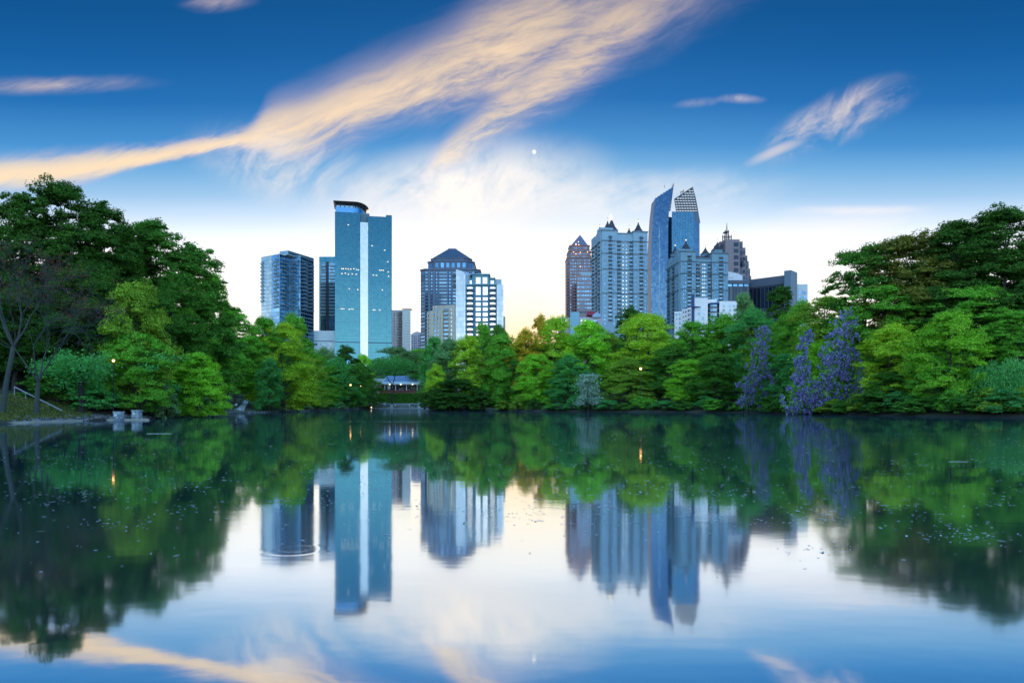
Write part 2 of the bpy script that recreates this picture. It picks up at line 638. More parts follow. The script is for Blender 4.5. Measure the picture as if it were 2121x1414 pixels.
# ----------------------------------------------------------------------------
# ground and lake
# ----------------------------------------------------------------------------
SHORE_PX = [(0, 69), (70, 75), (150, 82), (300, 94), (400, 127), (470, 165), (530, 186), (600, 225), (660, 262), (700, 302), (730, 380), (757, 446),
            (800, 455), (890, 455), (965, 430), (1010, 330), (1045, 252), (1100, 234), (1200, 222), (1300, 212), (1400, 204), (1500, 194), (1580, 178),
            (1650, 160), (1720, 146), (1800, 134), (1900, 124), (2000, 116), (2121, 111)]
LAKE = [(-70, -40), (-78, 0), (-72, 30), (-60, 54)] + [tuple(at(p, d)) for p, d in SHORE_PX] + [(95, 104), (118, 70), (128, 20), (120, -25), (70, -50), (0, -58)]
LAKE_A = np.array(LAKE)


def lake_sd(x, y):
    """signed distance to the shoreline, positive on land"""
    x = np.asarray(x, float)
    y = np.asarray(y, float)
    A = LAKE_A
    B = np.roll(A, -1, axis=0)
    d = np.full(x.shape, 1e18)
    inside = np.zeros(x.shape, bool)
    for (ax, ay), (bx, by) in zip(A, B):
        ex, ey = bx - ax, by - ay
        wx_, wy_ = x - ax, y - ay
        t = np.clip((wx_ * ex + wy_ * ey) / (ex * ex + ey * ey), 0, 1)
        d = np.minimum(d, (wx_ - ex * t) ** 2 + (wy_ - ey * t) ** 2)
        cond = (ay > y) != (by > y)
        with np.errstate(divide='ignore', invalid='ignore'):
            xi = ax + (y - ay) / (by - ay if by != ay else 1e-9) * ex
        inside ^= cond & (x < xi)
    d = np.sqrt(d)
    return np.where(inside, -d, d)


ISL = at(945, 262)
PAV = at(825, 500)
CLEAR = at(500, 190)


def ground_z(x, y):
    x = np.asarray(x, float)
    y = np.asarray(y, float)
    sd = lake_sd(x, y) + 0.35 * np.sin(x * 0.9 + 1.3 * np.sin(y * 0.5)) * np.sin(y * 0.7)
    z = np.where(sd < 0, -1.4 * np.clip(-sd / 5.0, 0, 1) - 0.02, np.minimum(0.30 * sd, 0.35) + 0.21 * np.clip(sd - 1.2, 0, 24) + 0.035 * np.clip(sd - 25, 0, 220))
    hill = np.clip((sd - 48) / 115.0, 0, 1)
    z = z + 14.0 * hill * hill * (3 - 2 * hill)          # the city stands on rising ground beyond the woods
    r2 = ((x - PAV[0]) / 34.0) ** 2 + ((y - PAV[1]) / 26.0) ** 2
    z = z + np.where(sd > 0, 4.6 * np.exp(-r2) * np.clip(sd / 12.0, 0, 1), 0)
    r2 = ((x - CLEAR[0]) / 7.0) ** 2 + ((y - CLEAR[1]) / 18.0) ** 2
    z = np.where(sd > 0, z * (1 - 0.45 * np.exp(-r2)), z)
    ri = np.sqrt(((x - ISL[0]) / 11.5) ** 2 + ((y - ISL[1]) / 9.0) ** 2)
    z = np.maximum(z, np.where(ri < 1.6, 1.1 * (1 - ri ** 2), -9))
    return z


def gz(x, y):
    return float(ground_z(np.array([x]), np.array([y]))[0])


def axis(lo, a, b, hi, step):
    core = np.arange(a, b + 0.01, step)
    k = np.cumsum(step * 1.35 ** np.arange(1, 24))
    left = [a - v for v in k if a - v > lo][::-1]
    right = [b + v for v in k if b + v < hi]
    return np.array([lo] + left + list(core) + right + [hi])


xs = axis(-9000, -140, 150, 9000, 2.0)
ys = axis(-9000, -70, 520, 9000, 2.0)
XX, YY = np.meshgrid(xs, ys)
ZZ = ground_z(XX.ravel(), YY.ravel())
nv = np.random.RandomState(3).rand(ZZ.size) * 0.08
far_ = np.clip((np.hypot(XX.ravel(), YY.ravel()) - 900) / 3000, 0, 1)
ZZ = ZZ + nv * (ZZ > 0.2) - far_ * 0.0
nx, ny = len(xs), len(ys)
idx = np.arange(nx * ny).reshape(ny, nx)
faces = np.stack([idx[:-1, :-1], idx[:-1, 1:], idx[1:, 1:], idx[1:, :-1]], -1).reshape(-1, 4)
me = bpy.data.meshes.new('ground')
me.vertices.add(nx * ny)
me.vertices.foreach_set('co', np.stack([XX.ravel(), YY.ravel(), ZZ], -1).astype(np.float32).ravel())
me.loops.add(faces.size)
me.loops.foreach_set('vertex_index', faces.astype(np.int32).ravel())
me.polygons.add(len(faces))
me.polygons.foreach_set('loop_start', np.arange(0, faces.size, 4, dtype=np.int32))
me.polygons.foreach_set('loop_total', np.full(len(faces), 4, np.int32))
me.polygons.foreach_set('use_smooth', np.ones(len(faces), bool))
me.update()
gm = bpy.data.materials.new('bank_grass_and_earth')
gm.use_nodes = True
g = NT(gm.node_tree)
gp = gm.node_tree.nodes['Principled BSDF']
gt = gm.node_tree.nodes.new('ShaderNodeTexCoord')
n1 = g.noise(gt.outputs['Object'], 0.22, 6, 0.65)
n2 = g.noise(gt.outputs['Object'], 2.6, 5, 0.7)
gc = g.mix(g.step(n1, 0.40, 0.62), (0.050, 0.040, 0.024), (0.030, 0.085, 0.022))
gc = g.mix(g.step(n2, 0.35, 0.75), gc, (0.085, 0.080, 0.050))
gsep = gm.node_tree.nodes.new('ShaderNodeSeparateXYZ')
gm.node_tree.links.new(gt.outputs['Object'], gsep.inputs[0])
gc = g.mix(g.step(gsep.outputs[2], 0.30, 0.05), gc, (0.040, 0.036, 0.028))     # bare muddy rim at the water
gm.node_tree.links.new(gc, gp.inputs['Base Color'])
gp.inputs['Roughness'].default_value = 1.0
gb = gm.node_tree.nodes.new('ShaderNodeBump')
gb.inputs['Strength'].default_value = 0.8
gb.inputs['Distance'].default_value = 0.3
gm.node_tree.links.new(n2, gb.inputs['Height'])
gm.node_tree.links.new(gb.outputs[0], gp.inputs['Normal'])
me.materials.append(gm)
ground = bpy.data.objects.new('ground', me)
COL.objects.link(ground)
tag(ground, 'grass and earth banks around the lake', None, None, 'structure')

# water
wm = bpy.data.materials.new('lake_water')
wm.use_nodes = True
wn = wm.node_tree
wn.nodes.clear()
h = NT(wn)
t = wn.nodes.new('ShaderNodeTexCoord')
so = wn.nodes.new('ShaderNodeSeparateXYZ')
wn.links.new(t.outputs['Object'], so.inputs[0])
ox, oy, _oz = so.outputs
rip = h.noise(h.xyz(h.m('MULTIPLY', ox, 0.55), h.m('MULTIPLY', oy, 0.9), 0), 1.0, 3, 0.5)
rip2 = h.noise(h.xyz(h.m('MULTIPLY', ox, 4.0), h.m('MULTIPLY', oy, 6.0), 3.0), 1.0, 2, 0.5)
# one ring where something broke the surface
RX, RY = (612 - CX) * 8.6 / FPX, 8.6
rr = h.m('SQRT', h.m('ADD', h.m('POWER', h.m('SUBTRACT', ox, RX), 2.0), h.m('POWER', h.m('SUBTRACT', oy, RY), 2.0)))
ring = h.m('MULTIPLY', h.m('SINE', h.m('MULTIPLY', rr, 26.0)), h.m('MULTIPLY', h.step(rr, 0.50, 0.30), h.step(rr, 0.05, 0.25)))
hgt = h.m('ADD', h.m('ADD', h.m('MULTIPLY', rip, 0.0022), h.m('MULTIPLY', rip2, 0.00012)), h.m('MULTIPLY', ring, 0.00022))
bmp = wn.nodes.new('ShaderNodeBump')
bmp.inputs['Strength'].default_value = 1.0
bmp.inputs['Distance'].default_value = 1.0
h.put(bmp.inputs['Height'], hgt)
breeze = h.noise(h.xyz(h.m('MULTIPLY', ox, 0.012), h.m('MULTIPLY', oy, 0.07), 9.0), 1.0, 3, 0.5)
glo = wn.nodes.new('ShaderNodeBsdfGlossy')
glo.inputs['Color'].default_value = (0.93, 0.97, 1.0, 1)
h.put(glo.inputs['Roughness'], h.step(breeze, 0.42, 0.72, 0.036, 0.09))
wn.links.new(bmp.outputs[0], glo.inputs['Normal'])
dif = wn.nodes.new('ShaderNodeBsdfDiffuse')
dif.inputs['Color'].default_value = (0.030, 0.075, 0.085, 1)
lw = wn.nodes.new('ShaderNodeLayerWeight')
mxs = wn.nodes.new('ShaderNodeMixShader')
h.put(mxs.inputs[0], h.lin(lw.outputs['Facing'], 0.0, 1.0, 0.84, 0.80))
wn.links.new(dif.outputs[0], mxs.inputs[1])
wn.links.new(glo.outputs[0], mxs.inputs[2])
oo = wn.nodes.new('ShaderNodeOutputMaterial')
wn.links.new(mxs.outputs[0], oo.inputs[0])
mb = MB()
mb.quad((-130, -70, 0), (150, -70, 0), (150, 480, 0), (-150, 480, 0))
water = mb.build('lake_water', wm)
tag(water, 'calm lake reflecting the skyline and sky', None, None, 'structure')

# ----------------------------------------------------------------------------
# buildings
# ----------------------------------------------------------------------------


class Facade:
    def __init__(self, P0, P1):
        self.P0 = Vector(P0[:2])
        self.P1 = Vector(P1[:2])
        d = self.P1 - self.P0
        self.L = d.length
        self.d = d / self.L
        self.n = Vector((self.d.y, -self.d.x))
        self.ang = math.atan2(self.d.y, self.d.x)

    def u(self, px):
        k = (px - CX) / FPX
        return (k * self.P0.y - self.P0.x) / (self.d.x - k * self.d.y)

    def D(self, u):
        return self.P0.y + self.d.y * u

    def z(self, py, u=None):
        return zat(py, self.D(self.L / 2 if u is None else u))

    def pt(self, u, z, out=0.0):
        p = self.P0 + self.d * u + self.n * out
        return Vector((p.x, p.y, z))


def fbox(mb, F, u0, u1, z0, z1, o0, o1, mi=0):
    """box on a facade: u along, z up, from o0 to o1 metres in front of it"""
    poly = [F.pt(u0, 0, o1), F.pt(u1, 0, o1), F.pt(u1, 0, o0), F.pt(u0, 0, o0)]
    mb.prism([(p.x, p.y) for p in poly], z0, z1, mi)


MC = {}


def window_mesh(w, hh, frame, pane, fw=0.12, bars=0):
    k = ('w', round(w, 2), round(hh, 2), frame.name, pane.name, bars)
    if k in MC:
        return MC[k]
    mb = MB()
    mb.quad((-w / 2, -0.06, -hh / 2), (w / 2, -0.06, -hh / 2), (w / 2, -0.06, hh / 2), (-w / 2, -0.06, hh / 2), 1)
    mb.box(-w / 2 - fw, -w / 2, -0.2, 0.02, -hh / 2 - fw, hh / 2 + fw, 0)
    mb.box(w / 2, w / 2 + fw, -0.2, 0.02, -hh / 2 - fw, hh / 2 + fw, 0)
    mb.box(-w / 2, w / 2, -0.2, 0.02, hh / 2, hh / 2 + fw, 0)
    mb.box(-w / 2, w / 2, -0.26, 0.02, -hh / 2 - fw, -hh / 2, 0)
    for b in range(bars):
        x = -w / 2 + w * (b + 1) / (bars + 1)
        mb.box(x - 0.05, x + 0.05, -0.15, -0.05, -hh / 2, hh / 2, 0)
    MC[k] = mb.mesh('window', [frame, pane])
    return MC[k]


def balcony_mesh(w, d, slab, rail, door, railh=1.05, doorh=2.3):
    k = ('b', round(w, 2), round(d, 2), slab.name, rail.name, door.name)
    if k in MC:
        return MC[k]
    mb = MB()
    mb.box(-w / 2, w / 2, -d, 0.02, -0.2, 0.0, 0)
    mb.box(-w / 2, w / 2, -d, -d + 0.06, 0.12, railh, 1)
    mb.box(-w / 2, -w / 2 + 0.06, -d + 0.06, 0.0, 0.12, railh, 1)
    mb.box(w / 2 - 0.06, w / 2, -d + 0.06, 0.0, 0.12, railh, 1)
    mb.quad((-w * 0.38, -0.05, 0.02), (w * 0.38, -0.05, 0.02), (w * 0.38, -0.05, doorh), (-w * 0.38, -0.05, doorh), 2)
    MC[k] = mb.mesh('balcony', [slab, rail, door])
    return MC[k]


def put(name, me_, root, F, u, z, out=0.0):
    return inst(name, me_, root, F.pt(u, z, out), F.ang)


def curtain(root, F, u0, u1, z0, z1, nu, nz, mat, out=0.08, gap=0.10, tilt=0.004, seed=1, name='glass_panes', skip=None):
    """a grid of separate panes with open joints between them, each a little out of true"""
    rnd = random.Random(seed)
    mb = MB()
    du, dz_ = (u1 - u0) / nu, (z1 - z0) / nz
    for i in range(nu):
        for j in range(nz):
            if skip and skip(i, j):
                continue
            a, b = u0 + i * du + gap / 2, u0 + (i + 1) * du - gap / 2
            lo, hi = z0 + j * dz_ + gap / 2, z0 + (j + 1) * dz_ - gap / 2
            t1, t2 = rnd.gauss(0, tilt) * du, rnd.gauss(0, tilt) * dz_
            mb.quad(F.pt(a, lo, out - t1 - t2), F.pt(b, lo, out + t1 - t2), F.pt(b, hi, out + t1 + t2), F.pt(a, hi, out - t1 + t2))
    o = mb.build(name, mat, root)
    o['kind'] = 'stuff'
    return o


def body(root, poly, z0, z1, mat, name='wall', top=None):
    mb = MB()
    mb.prism([(p[0], p[1]) for p in poly], z0, z1, 0)
    return mb.build(name, mat, root)


def ngon(c_, r, n, rot=0.0, sx=1.0, sy=1.0):
    return [(c_[0] + sx * r * math.cos(rot + 2 * math.pi * i / n), c_[1] + sy * r * math.sin(rot + 2 * math.pi * i / n)) for i in range(n)]


def turret(root, px, apex_py, base_py, wpx, D, name='turret_roof', n=4, finial=True, drum=None):
    """steep cap with a little ball finial; drum: row where the short wall under it starts"""
    c_ = at(px, D)
    r = wpx * D / FPX / 2 * (1.414 if n == 4 else 1.0)
    rot = math.pi / 4 if n == 4 else 0.0
    zb, za = zat(base_py, D), zat(apex_py, D)
    if drum is not None:
        mb = MB()
        mb.prism(ngon(c_, r * 0.90, n, rot), zat(drum, D), zb, 0)
        mb.prism(ngon(c_, r * 1.0, n, rot), zb - 0.7, zb, 0)
        mb.build('turret_wall', drum_mat[0], root)
    mb = MB()
    zm = zb + (za - zb) * 0.30
    mb.prism(ngon(c_, r * 1.06, n, rot), zb, zm, 0, poly_top=ngon(c_, r * 0.60, n, rot))
    mb.cone(ngon(c_, r * 0.60, n, rot), zm, (c_.x, c_.y, za), 0)
    o = mb.build(name, slate, root)
    if finial:
        mf = MB()
        mf.tube([(c_.x, c_.y, za - 1.0), (c_.x, c_.y, za + 0.6)], [0.45, 0.35], 6, 0)
        mf.ball((c_.x, c_.y, za + 1.0), 0.62, 1, 8, 5)
        mf.tube([(c_.x, c_.y, za + 1.5), (c_.x, c_.y, za + 3.4)], [0.22, 0.05], 5, 0)
        f = mf.mesh('finial', [dark_metal, finial_lamp])
        f.transform(Matrix.Translation(-root_loc(o)))
        fo = bpy.data.objects.new('finial', f)
        fo.parent = o
        COL.objects.link(fo)
    return o


drum_mat = [pale_concrete]
finial_lamp = lamp_mat('finial_lamp', (1.0, 0.75, 0.40), 0.9)


def broot(name, px, D, label, cat, group='towers of the skyline behind the lake'):
    p = at(px, D)
    return empty(name, (p.x, p.y, gz(p.x, p.y) - 1.0), label, cat, group)


# glass families
g_blue = glass('glass_blue', (0.055, 0.165, 0.210), 0.70, 0.04, (0.002, 0.024, 0.052), 0.04)
g_pale = glass('glass_pale_blue', (0.42, 0.50, 0.52), 0.62, 0.06, (0.08, 0.14, 0.19), 0.08)
g_strip = glass('glass_pale_strip', (0.55, 0.55, 0.54), 0.40, 0.12, (0.86, 0.84, 0.80), 0.05)
g_dark = glass('glass_dark', (0.30, 0.48, 0.62), 0.35, 0.08, (0.010, 0.020, 0.035), 0.45)
g_navy = glass('glass_navy', (0.22, 0.46, 0.70), 0.45, 0.08, (0.012, 0.045, 0.10), 0.35)
g_black = glass('glass_black', (0.10, 0.13, 0.17), 0.30, 0.08, (0.012, 0.018, 0.030), 0.4)
g_win = glass('glass_bright_window', (0.95, 0.80, 0.70), 0.72, 0.10, (0.40, 0.40, 0.40), 0.12)
g_sail = glass('glass_sail_blue', (0.09, 0.175, 0.28), 0.60, 0.04, (0.004, 0.020, 0.060), 0.03)

# ---- A : pale condominium with a notched corner, left end -------------------
r = broot('condo_tower', 596, 620, 'pale glass condominium tower with notched balcony corner at the left end of the skyline', 'building')
zb = r.location.z
A_ = [at(541, 606), at(563, 598), at(579, 592), at(600, 604), at(622, 600), at(650, 622)]
backA = [at(646, 655), at(541, 640)]
wallA = solid('condo_slab_edge', (0.42, 0.52, 0.56), 0.6)
zt = zat(529.5, 600)
body(r, A_ + backA, zb, zt, wallA)
Fs = [Facade(A_[i], A_[i + 1]) for i in range(5)]
fh = 3.13
nz = int((zt - zb) / fh)
g_condo = glass('glass_condo_pale', (0.55, 0.55, 0.52), 0.40, 0.08, (0.44, 0.60, 0.64), 0.08)
specs = [(g_condo, 4), (glass('glass_condo_mid', (0.36, 0.60, 0.80), 0.5, 0.06, (0.02, 0.06, 0.11), 0.3), 3), (glass('glass_condo_deep', (0.16, 0.30, 0.42), 0.5, 0.06, (0.012, 0.045, 0.09), 0.35), 4), (glass('glass_condo_blue', (0.20, 0.42, 0.60), 0.55, 0.06, (0.02, 0.09, 0.17), 0.25), 4), (glass('glass_condo_deep', (0.2, 0.3, 0.4)), 7)]
for i, (F, (gm_, nu)) in enumerate(zip(Fs, specs)):
    curtain(r, F, 0.15, F.L - 0.15, zt - nz * fh, zt - 0.3, nu, nz, gm_, seed=10 + i, gap=0.16, tilt=0.006)
    mb = MB()
    for j in range(nz):
        z = zt - j * fh
        fbox(mb, F, 0, F.L, z - 0.42, z - 0.12, 0.0, 0.26)
    o = mb.split('floor_band', wallA, r)
bm_ = balcony_mesh(4.2, 1.7, pale_concrete, solid('balcony_glass_rail', (0.16, 0.30, 0.40), 0.25), g_dark)
bm_d = balcony_mesh(4.6, 1.8, solid('balcony_slab_blue', (0.34, 0.48, 0.56), 0.6), solid('balcony_rail_blue', (0.07, 0.16, 0.24), 0.4), g_dark)
for j in range(1, nz - 18):
    z = zt - (j + 1) * fh + 0.05
    if j < 12:
        put('balcony', balcony_mesh(3.6, 1.2, pale_concrete, solid('balcony_glass_rail', (0.16, 0.30, 0.40), 0.25), g_dark), r, Fs[0], 2.1, z, 0.1)
    put('balcony', bm_, r, Fs[1], Fs[1].L * 0.55, z, 0.1)
    put('balcony', bm_d, r, Fs[3], Fs[3].L * 0.4, z, 0.1)
    put('balcony', bm_d, r, Fs[4], Fs[4].L * 0.30, z, 0.1)
    put('balcony', bm_d, r, Fs[4], Fs[4].L * 0.78, z, 0.1)
P = [at(579, 600), at(597, 596), at(650, 628), at(646, 652), at(579, 640)]
mb = MB()
mb.prism([(p[0], p[1]) for p in P], zt, [zat(520.5, 600)] * 2 + [zat(520.5, 600)] * 3)
pent = mb.build('penthouse', wallA, r)
for i in range(2):
    F = Facade(P[i], P[i + 1])
    curtain(r, F, 0.1, F.L - 0.1, zt + 0.4, zat(520.5, 600) - 0.4, 3 + 5 * i, 1, g_pale, seed=30 + i, name='penthouse_screen')

# ---- B : slimmer balcony tower, half hidden --------------------------------
r = broot('balcony_tower', 680, 700, 'slim blue tower of stacked balconies half hidden by the tallest glass tower', 'building')
zb = r.location.z
PB = [at(661, 700), at(705, 700), at(705, 730), at(664, 730)]
zt = zat(531.5, 700)
body(r, PB, zb, zt, solid('tower_blue_panel', (0.16, 0.36, 0.46), 0.5))
F = Facade(PB[0], PB[1])
fh = 3.15
nz = int((zt - zb - 6) / fh)
u1, u2, u3, u4 = F.u(664), F.u(675.5), F.u(681), F.u(694)
curtain(r, F, u1, u2, zt - 6.5 - nz * fh, zt - 6.5, 3, nz, g_blue, seed=41)
mb = MB()
fbox(mb, F, u2, u3, zb, zt - 4.8, 0, 0.5)
mb.build('dark_core_strip', solid('tower_dark_strip', (0.012, 0.02, 0.03), 0.5), r)
curtain(r, F, u3, u4, zt - 6.5 - nz * fh, zt - 6.5, 3, nz, g_navy, seed=42)
curtain(r, F, 0.2, F.u(694), zt - 5.6, zt - 0.4, 7, 1, g_blue, seed=43, name='crown_panes')
ba = balcony_mesh(5.0, 1.7, solid('tower_slab_pale', (0.62, 0.76, 0.78), 0.7), solid('tower_rail_blue', (0.10, 0.22, 0.28), 0.4), g_dark)
for j in range(nz - 20):
    z = zt - 6.5 - (j + 1) * fh + 0.05
    put('balcony', ba, r, F, (u1 + u2) / 2 + 0.2, z, 0.1)
    put('balcony', ba, r, F, (u3 + u4) / 2 + 0.3, z, 0.1)

# ---- D : pale podium --------------------------------------------------------
r = broot('podium_block', 655, 645, 'low pale blue podium building at the foot of the tallest glass tower', 'building', None)
zb = r.location.z
PD = [at(618, 632), at(695.5, 632), at(695.5, 655), at(618, 655)]
pod = solid('podium_wall', (0.76, 0.88, 0.90), 0.6)
body(r, PD, zb, zat(686.5, 632), pod)
F = Facade(PD[0], PD[1])
mb = MB()
fbox(mb, F, 0, F.L, F.z(707), F.z(705.5), 0, 0.4)
mb.build('cornice_line', solid('podium_line', (0.14, 0.24, 0.32), 0.6), r)
wm_ = window_mesh(3.6, 1.4, pod, g_dark)
for px in (639, 653, 668, 683):
    put('window', wm_, r, F, F.u(px), F.z(713))
mb = MB()
fbox(mb, F, 0.3, F.L - 0.3, F.z(686.5), F.z(686.5) + 0.8, -0.5, -0.1)
mb.build('parapet', pod, r)

# ---- C : tallest glass tower ------------------------------------------------
r = broot('glass_office_tower', 753, 640, 'tallest blue glass tower with a pale vertical stripe and flared rooftop canopy', 'building')
zb = r.location.z
D0 = 620.0
fr = solid('curtain_wall_frame', (0.06, 0.14, 0.19), 0.45)
zr = zat(446.5, D0)
blocks = [('L', 695, 745.5, D0, zat(441, D0)), ('R', 761.5, 799.5, D0, zr), ('E', 799.5, 811.5, D0 + 1.6, zat(441.5, D0))]
fh = 3.9
for nme, a, b, d, zt in blocks:
    poly = [at(a, d), at(b, d), (at(b, d).x, d + 34), (at(a, d).x, d + 34)]
    body(r, poly, zb, zt, fr, 'wall')
    F = Facade(poly[0], poly[1])
    nz = int((zt - zb) / fh)
    nu = max(2, int(round(F.L / 1.55)))
    curtain(r, F, 0.1, F.L - 0.1, zt - nz * fh, zt - 0.2, nu, nz * 2, g_blue, seed=int(a), gap=0.07, tilt=0.002)
    mb = MB()
    for j in range(nz):
        if j % 3 == 0:
            fbox(mb, F, 0, F.L, zt - j * fh - 0.16, zt - j * fh + 0.0, 0.0, 0.16)
    fbox(mb, F, 0, F.L, F.z(709) - 0.4, F.z(709) + 0.4, 0.0, 0.3)
    mb.split('floor_band', fr, r)
F = Facade(at(811.5, D0 + 1.6), (at(811.5, D0 + 1.6).x, D0 + 34))
curtain(r, F, 0.2, F.L - 0.2, zat(700, D0), zat(443, D0), 20, 60, g_pale, seed=77, name='side_panes')
# white stripe
poly = [at(745.5, D0 - 1.0), at(761.5, D0 - 1.0), (at(761.5, D0).x, D0 + 2), (at(745.5, D0).x, D0 + 2)]
zt = zat(460.5, D0)
body(r, poly, zb, zt, solid('stripe_frame', (0.45, 0.55, 0.62), 0.5), 'stripe_wall')
F = Facade(poly[0], poly[1])
curtain(r, F, 0.05, F.L - 0.05, zb + 1, zt - 0.1, 4, int((zt - zb) / 1.95), g_strip, seed=5, gap=0.07, tilt=0.002, name='stripe_panes')
# centre core and crown
poly = [at(742, D0 + 3), at(766, D0 + 3), (at(766, D0).x, D0 + 20), (at(742, D0).x, D0 + 20)]
body(r, poly, zat(462, D0), zat(439.5, D0), fr, 'core_wall')


def crown_plan(px0, dfront, pxm, pxr, back, grow=0.0):
    a, m_ = at(px0, dfront), at(pxm, dfront)
    pts = [(a.x - grow, dfront - grow)]
    rx_ = (pxr - pxm) * dfront / FPX + grow
    ry_ = back + grow
    for i in range(13):
        th = math.pi / 2 * i / 12
        pts.append((m_.x + rx_ * math.sin(th), dfront + back - ry_ * math.cos(th)))
    pts.append((a.x - grow, dfront + back))
    return pts


mb = MB()
mb.prism(crown_plan(696.5, D0 + 0.6, 733, 759, 24), zat(446, D0), zat(430.5, D0))
mb.build('crown_drum', g_navy, r)
mb = MB()
mb.prism(crown_plan(697.5, D0 + 2.6, 733, 757, 22), zat(430.5, D0), zat(424.0, D0))
mb.build('crown_clerestory', g_pale, r)
pl = crown_plan(697.5, D0 + 1.2, 733, 758.5, 23)
colm = MB()
colm.box(-0.35, 0.35, -0.3, 0.3, 0, zat(423.6, D0) - zat(431, D0))
cmesh = colm.mesh('crown_column', dark_metal)
a, b = Vector(pl[0]), Vector(pl[1])
for k in range(5):
    p = a.lerp(b, k / 4)
    inst('crown_column', cmesh, r, (p.x, p.y, zat(431, D0)))
for k in range(3, 14, 2):
    inst('crown_column', cmesh, r, (pl[k][0], pl[k][1], zat(431, D0)))
mb = MB()
mb.prism(crown_plan(697, D0 + 0.4, 734, 759, 24), zat(424.2, D0), zat(419.2, D0), poly_top=crown_plan(696, D0, 735, 760.5, 25, 1.7))
mb.build('canopy', solid('canopy_brown', (0.035, 0.030, 0.030), 0.5), r)
# lit offices
lw_ = window_mesh(1.1, 1.0, fr, lit_pane)
lw2 = window_mesh(1.4, 1.0, fr, lit_pane_dim)
rnd = random.Random(4)
for px, py in [(709, 558), (712, 558), (717, 557.5), (722, 558), (727, 558), (733, 557), (739, 558.5), (742, 559), (786, 558), (789, 558), (793, 558), (709, 568), (716, 567), (722, 569), (730, 568), (738, 568.5),
               (773, 568.5), (779, 569), (711, 640.5), (708, 640.5), (713, 640.5), (724, 641), (729, 640.5), (731, 640.5), (773, 641), (776, 641), (786, 641), (796, 516), (722, 467), (724, 599), (741, 600), (791, 599), (770, 508), (803, 540), (804, 561), (805, 570)]:
    F = Facade(at(695, D0), at(799, D0)) if px < 799 else Facade(at(799.5, D0 + 1.6), at(811.5, D0 + 1.6))
    u = F.u(px)
    put('lit_window', lw_ if rnd.random() < 0.6 else lw2, r, F, u, F.z(py), 0.12)

th_ = math.atan((CX - 753) / FPX)
r.rotation_euler = (0, 0, th_)
r.location.x -= 20 * math.sin(th_)
r.location.y -= 20 * (1 - math.cos(th_))

# ---- E : slab apartment with blank pale end ---------------------------------
r = broot('apartment_slab', 831, 790, 'narrow pale apartment slab with a blank panelled end beside the tallest glass tower', 'building')
zb = r.location.z
wE = solid('apartment_pinkish', (0.52, 0.46, 0.47), 0.8)
wE2 = solid('apartment_blank_panel', (0.80, 0.77, 0.70), 0.8)
dE = 790
PE = [at(809, dE), at(833.5, dE), at(833.5, dE + 20), at(811, dE + 20)]
body(r, PE, zb, zat(642, dE), wE)
F = Facade(PE[0], PE[1])
we = window_mesh(1.5, 1.5, wE, g_win)
be = balcony_mesh(4.0, 1.4, concrete, rail_dark, g_win)
for j in range(15):
    z = F.z(647.5 + 5.7 * j)
    for px in (816.5, ):
        put('window', we, r, F, F.u(px), z)
    put('window', we, r, F, F.u(823), z)
    put('balcony', be, r, F, F.u(829), z - 1.2)
PE2 = [at(833.5, dE - 3), at(850.5, dE - 3), at(850.5, dE + 22), at(833.5, dE + 22)]
body(r, PE2, zb, zat(641, dE), wE2, 'end_wall')
F = Facade(PE2[0], PE2[1])
mb = MB()
for j in range(15):
    fbox(mb, F, 0.05, F.L - 0.05, F.z(646.5 + 5.6 * j) - 0.14, F.z(646.5 + 5.6 * j) + 0.14, 0, 0.15)
mb.split('panel_joint', concrete, r)
mb = MB()
fbox(mb, F, -0.4, F.L + 0.4, zat(641.3, dE), zat(640, dE), -10, 0.5)
mb.build('roof_edge', solid('roof_brown', (0.14, 0.10, 0.08), 0.8), r)

# ---- F : small far apartment with a curved top ------------------------------
r = broot('far_apartment_block', 863, 860, 'small lavender apartment block with a curved roof in the gap by the domed tower', 'building')
zb = r.location.z
dF = 860
wF = solid('apartment_lavender', (0.50, 0.48, 0.55), 0.8)
PF = [at(851, dF), at(877, dF), at(877, dF + 20), at(851, dF + 20)]
body(r, PF, zb, zat(692, dF), wF)
F = Facade(PF[0], PF[1])
mb = MB()
n = 10
arc = [(F.u(852 + 24 * i / n), zat(692 - 5.5 * math.sin(math.pi * i / n), dF)) for i in range(n + 1)]
for i in range(n):
    (ua, za), (ub, zb_) = arc[i], arc[i + 1]
    q = [F.pt(ua, 0, 0), F.pt(ub, 0, 0), F.pt(ub, 0, -15), F.pt(ua, 0, -15)]
    mb.prism([(p.x, p.y) for p in q], zat(692, dF), [za, zb_, zb_, za])
mb.build('curved_roof', wF, r)
wf = window_mesh(1.3, 1.5, wF, g_navy)
for j in range(7):
    for px in (854.5, 858.5, 862, 866.5, 870, 874):
        put('window', wf, r, F, F.u(px), F.z(696 + 5.0 * j))

# ---- G : dark domed tower ---------------------------------------------------
r = broot('domed_tower', 937, 880, 'dark blue grey tower with a faceted dome roof and banded windows', 'building')
zb = r.location.z
dG = 850
stone = solid('tower_blue_granite', (0.085, 0.120, 0.180), 0.55)
stone2 = solid('tower_light_granite', (0.120, 0.160, 0.225), 0.55)
roofm = solid('dome_roof_blue', (0.085, 0.135, 0.200), 0.35, 0.3)
c_ = at(937, dG + 35)


def oct_(pxl, pxr, cut, d=dG, cc=c_):
    """square plan with cut corners, given by the front face's left and right pixel columns"""
    w = (pxr - pxl) / 2 * d / FPX
    k = w * cut
    return [(cc.x + sx_, cc.y + sy_) for sx_, sy_ in [(-w + k, -w), (w - k, -w), (w, -w + k), (w, w - k), (w - k, w), (-w + k, w), (-w, w - k), (-w, -w + k)]]


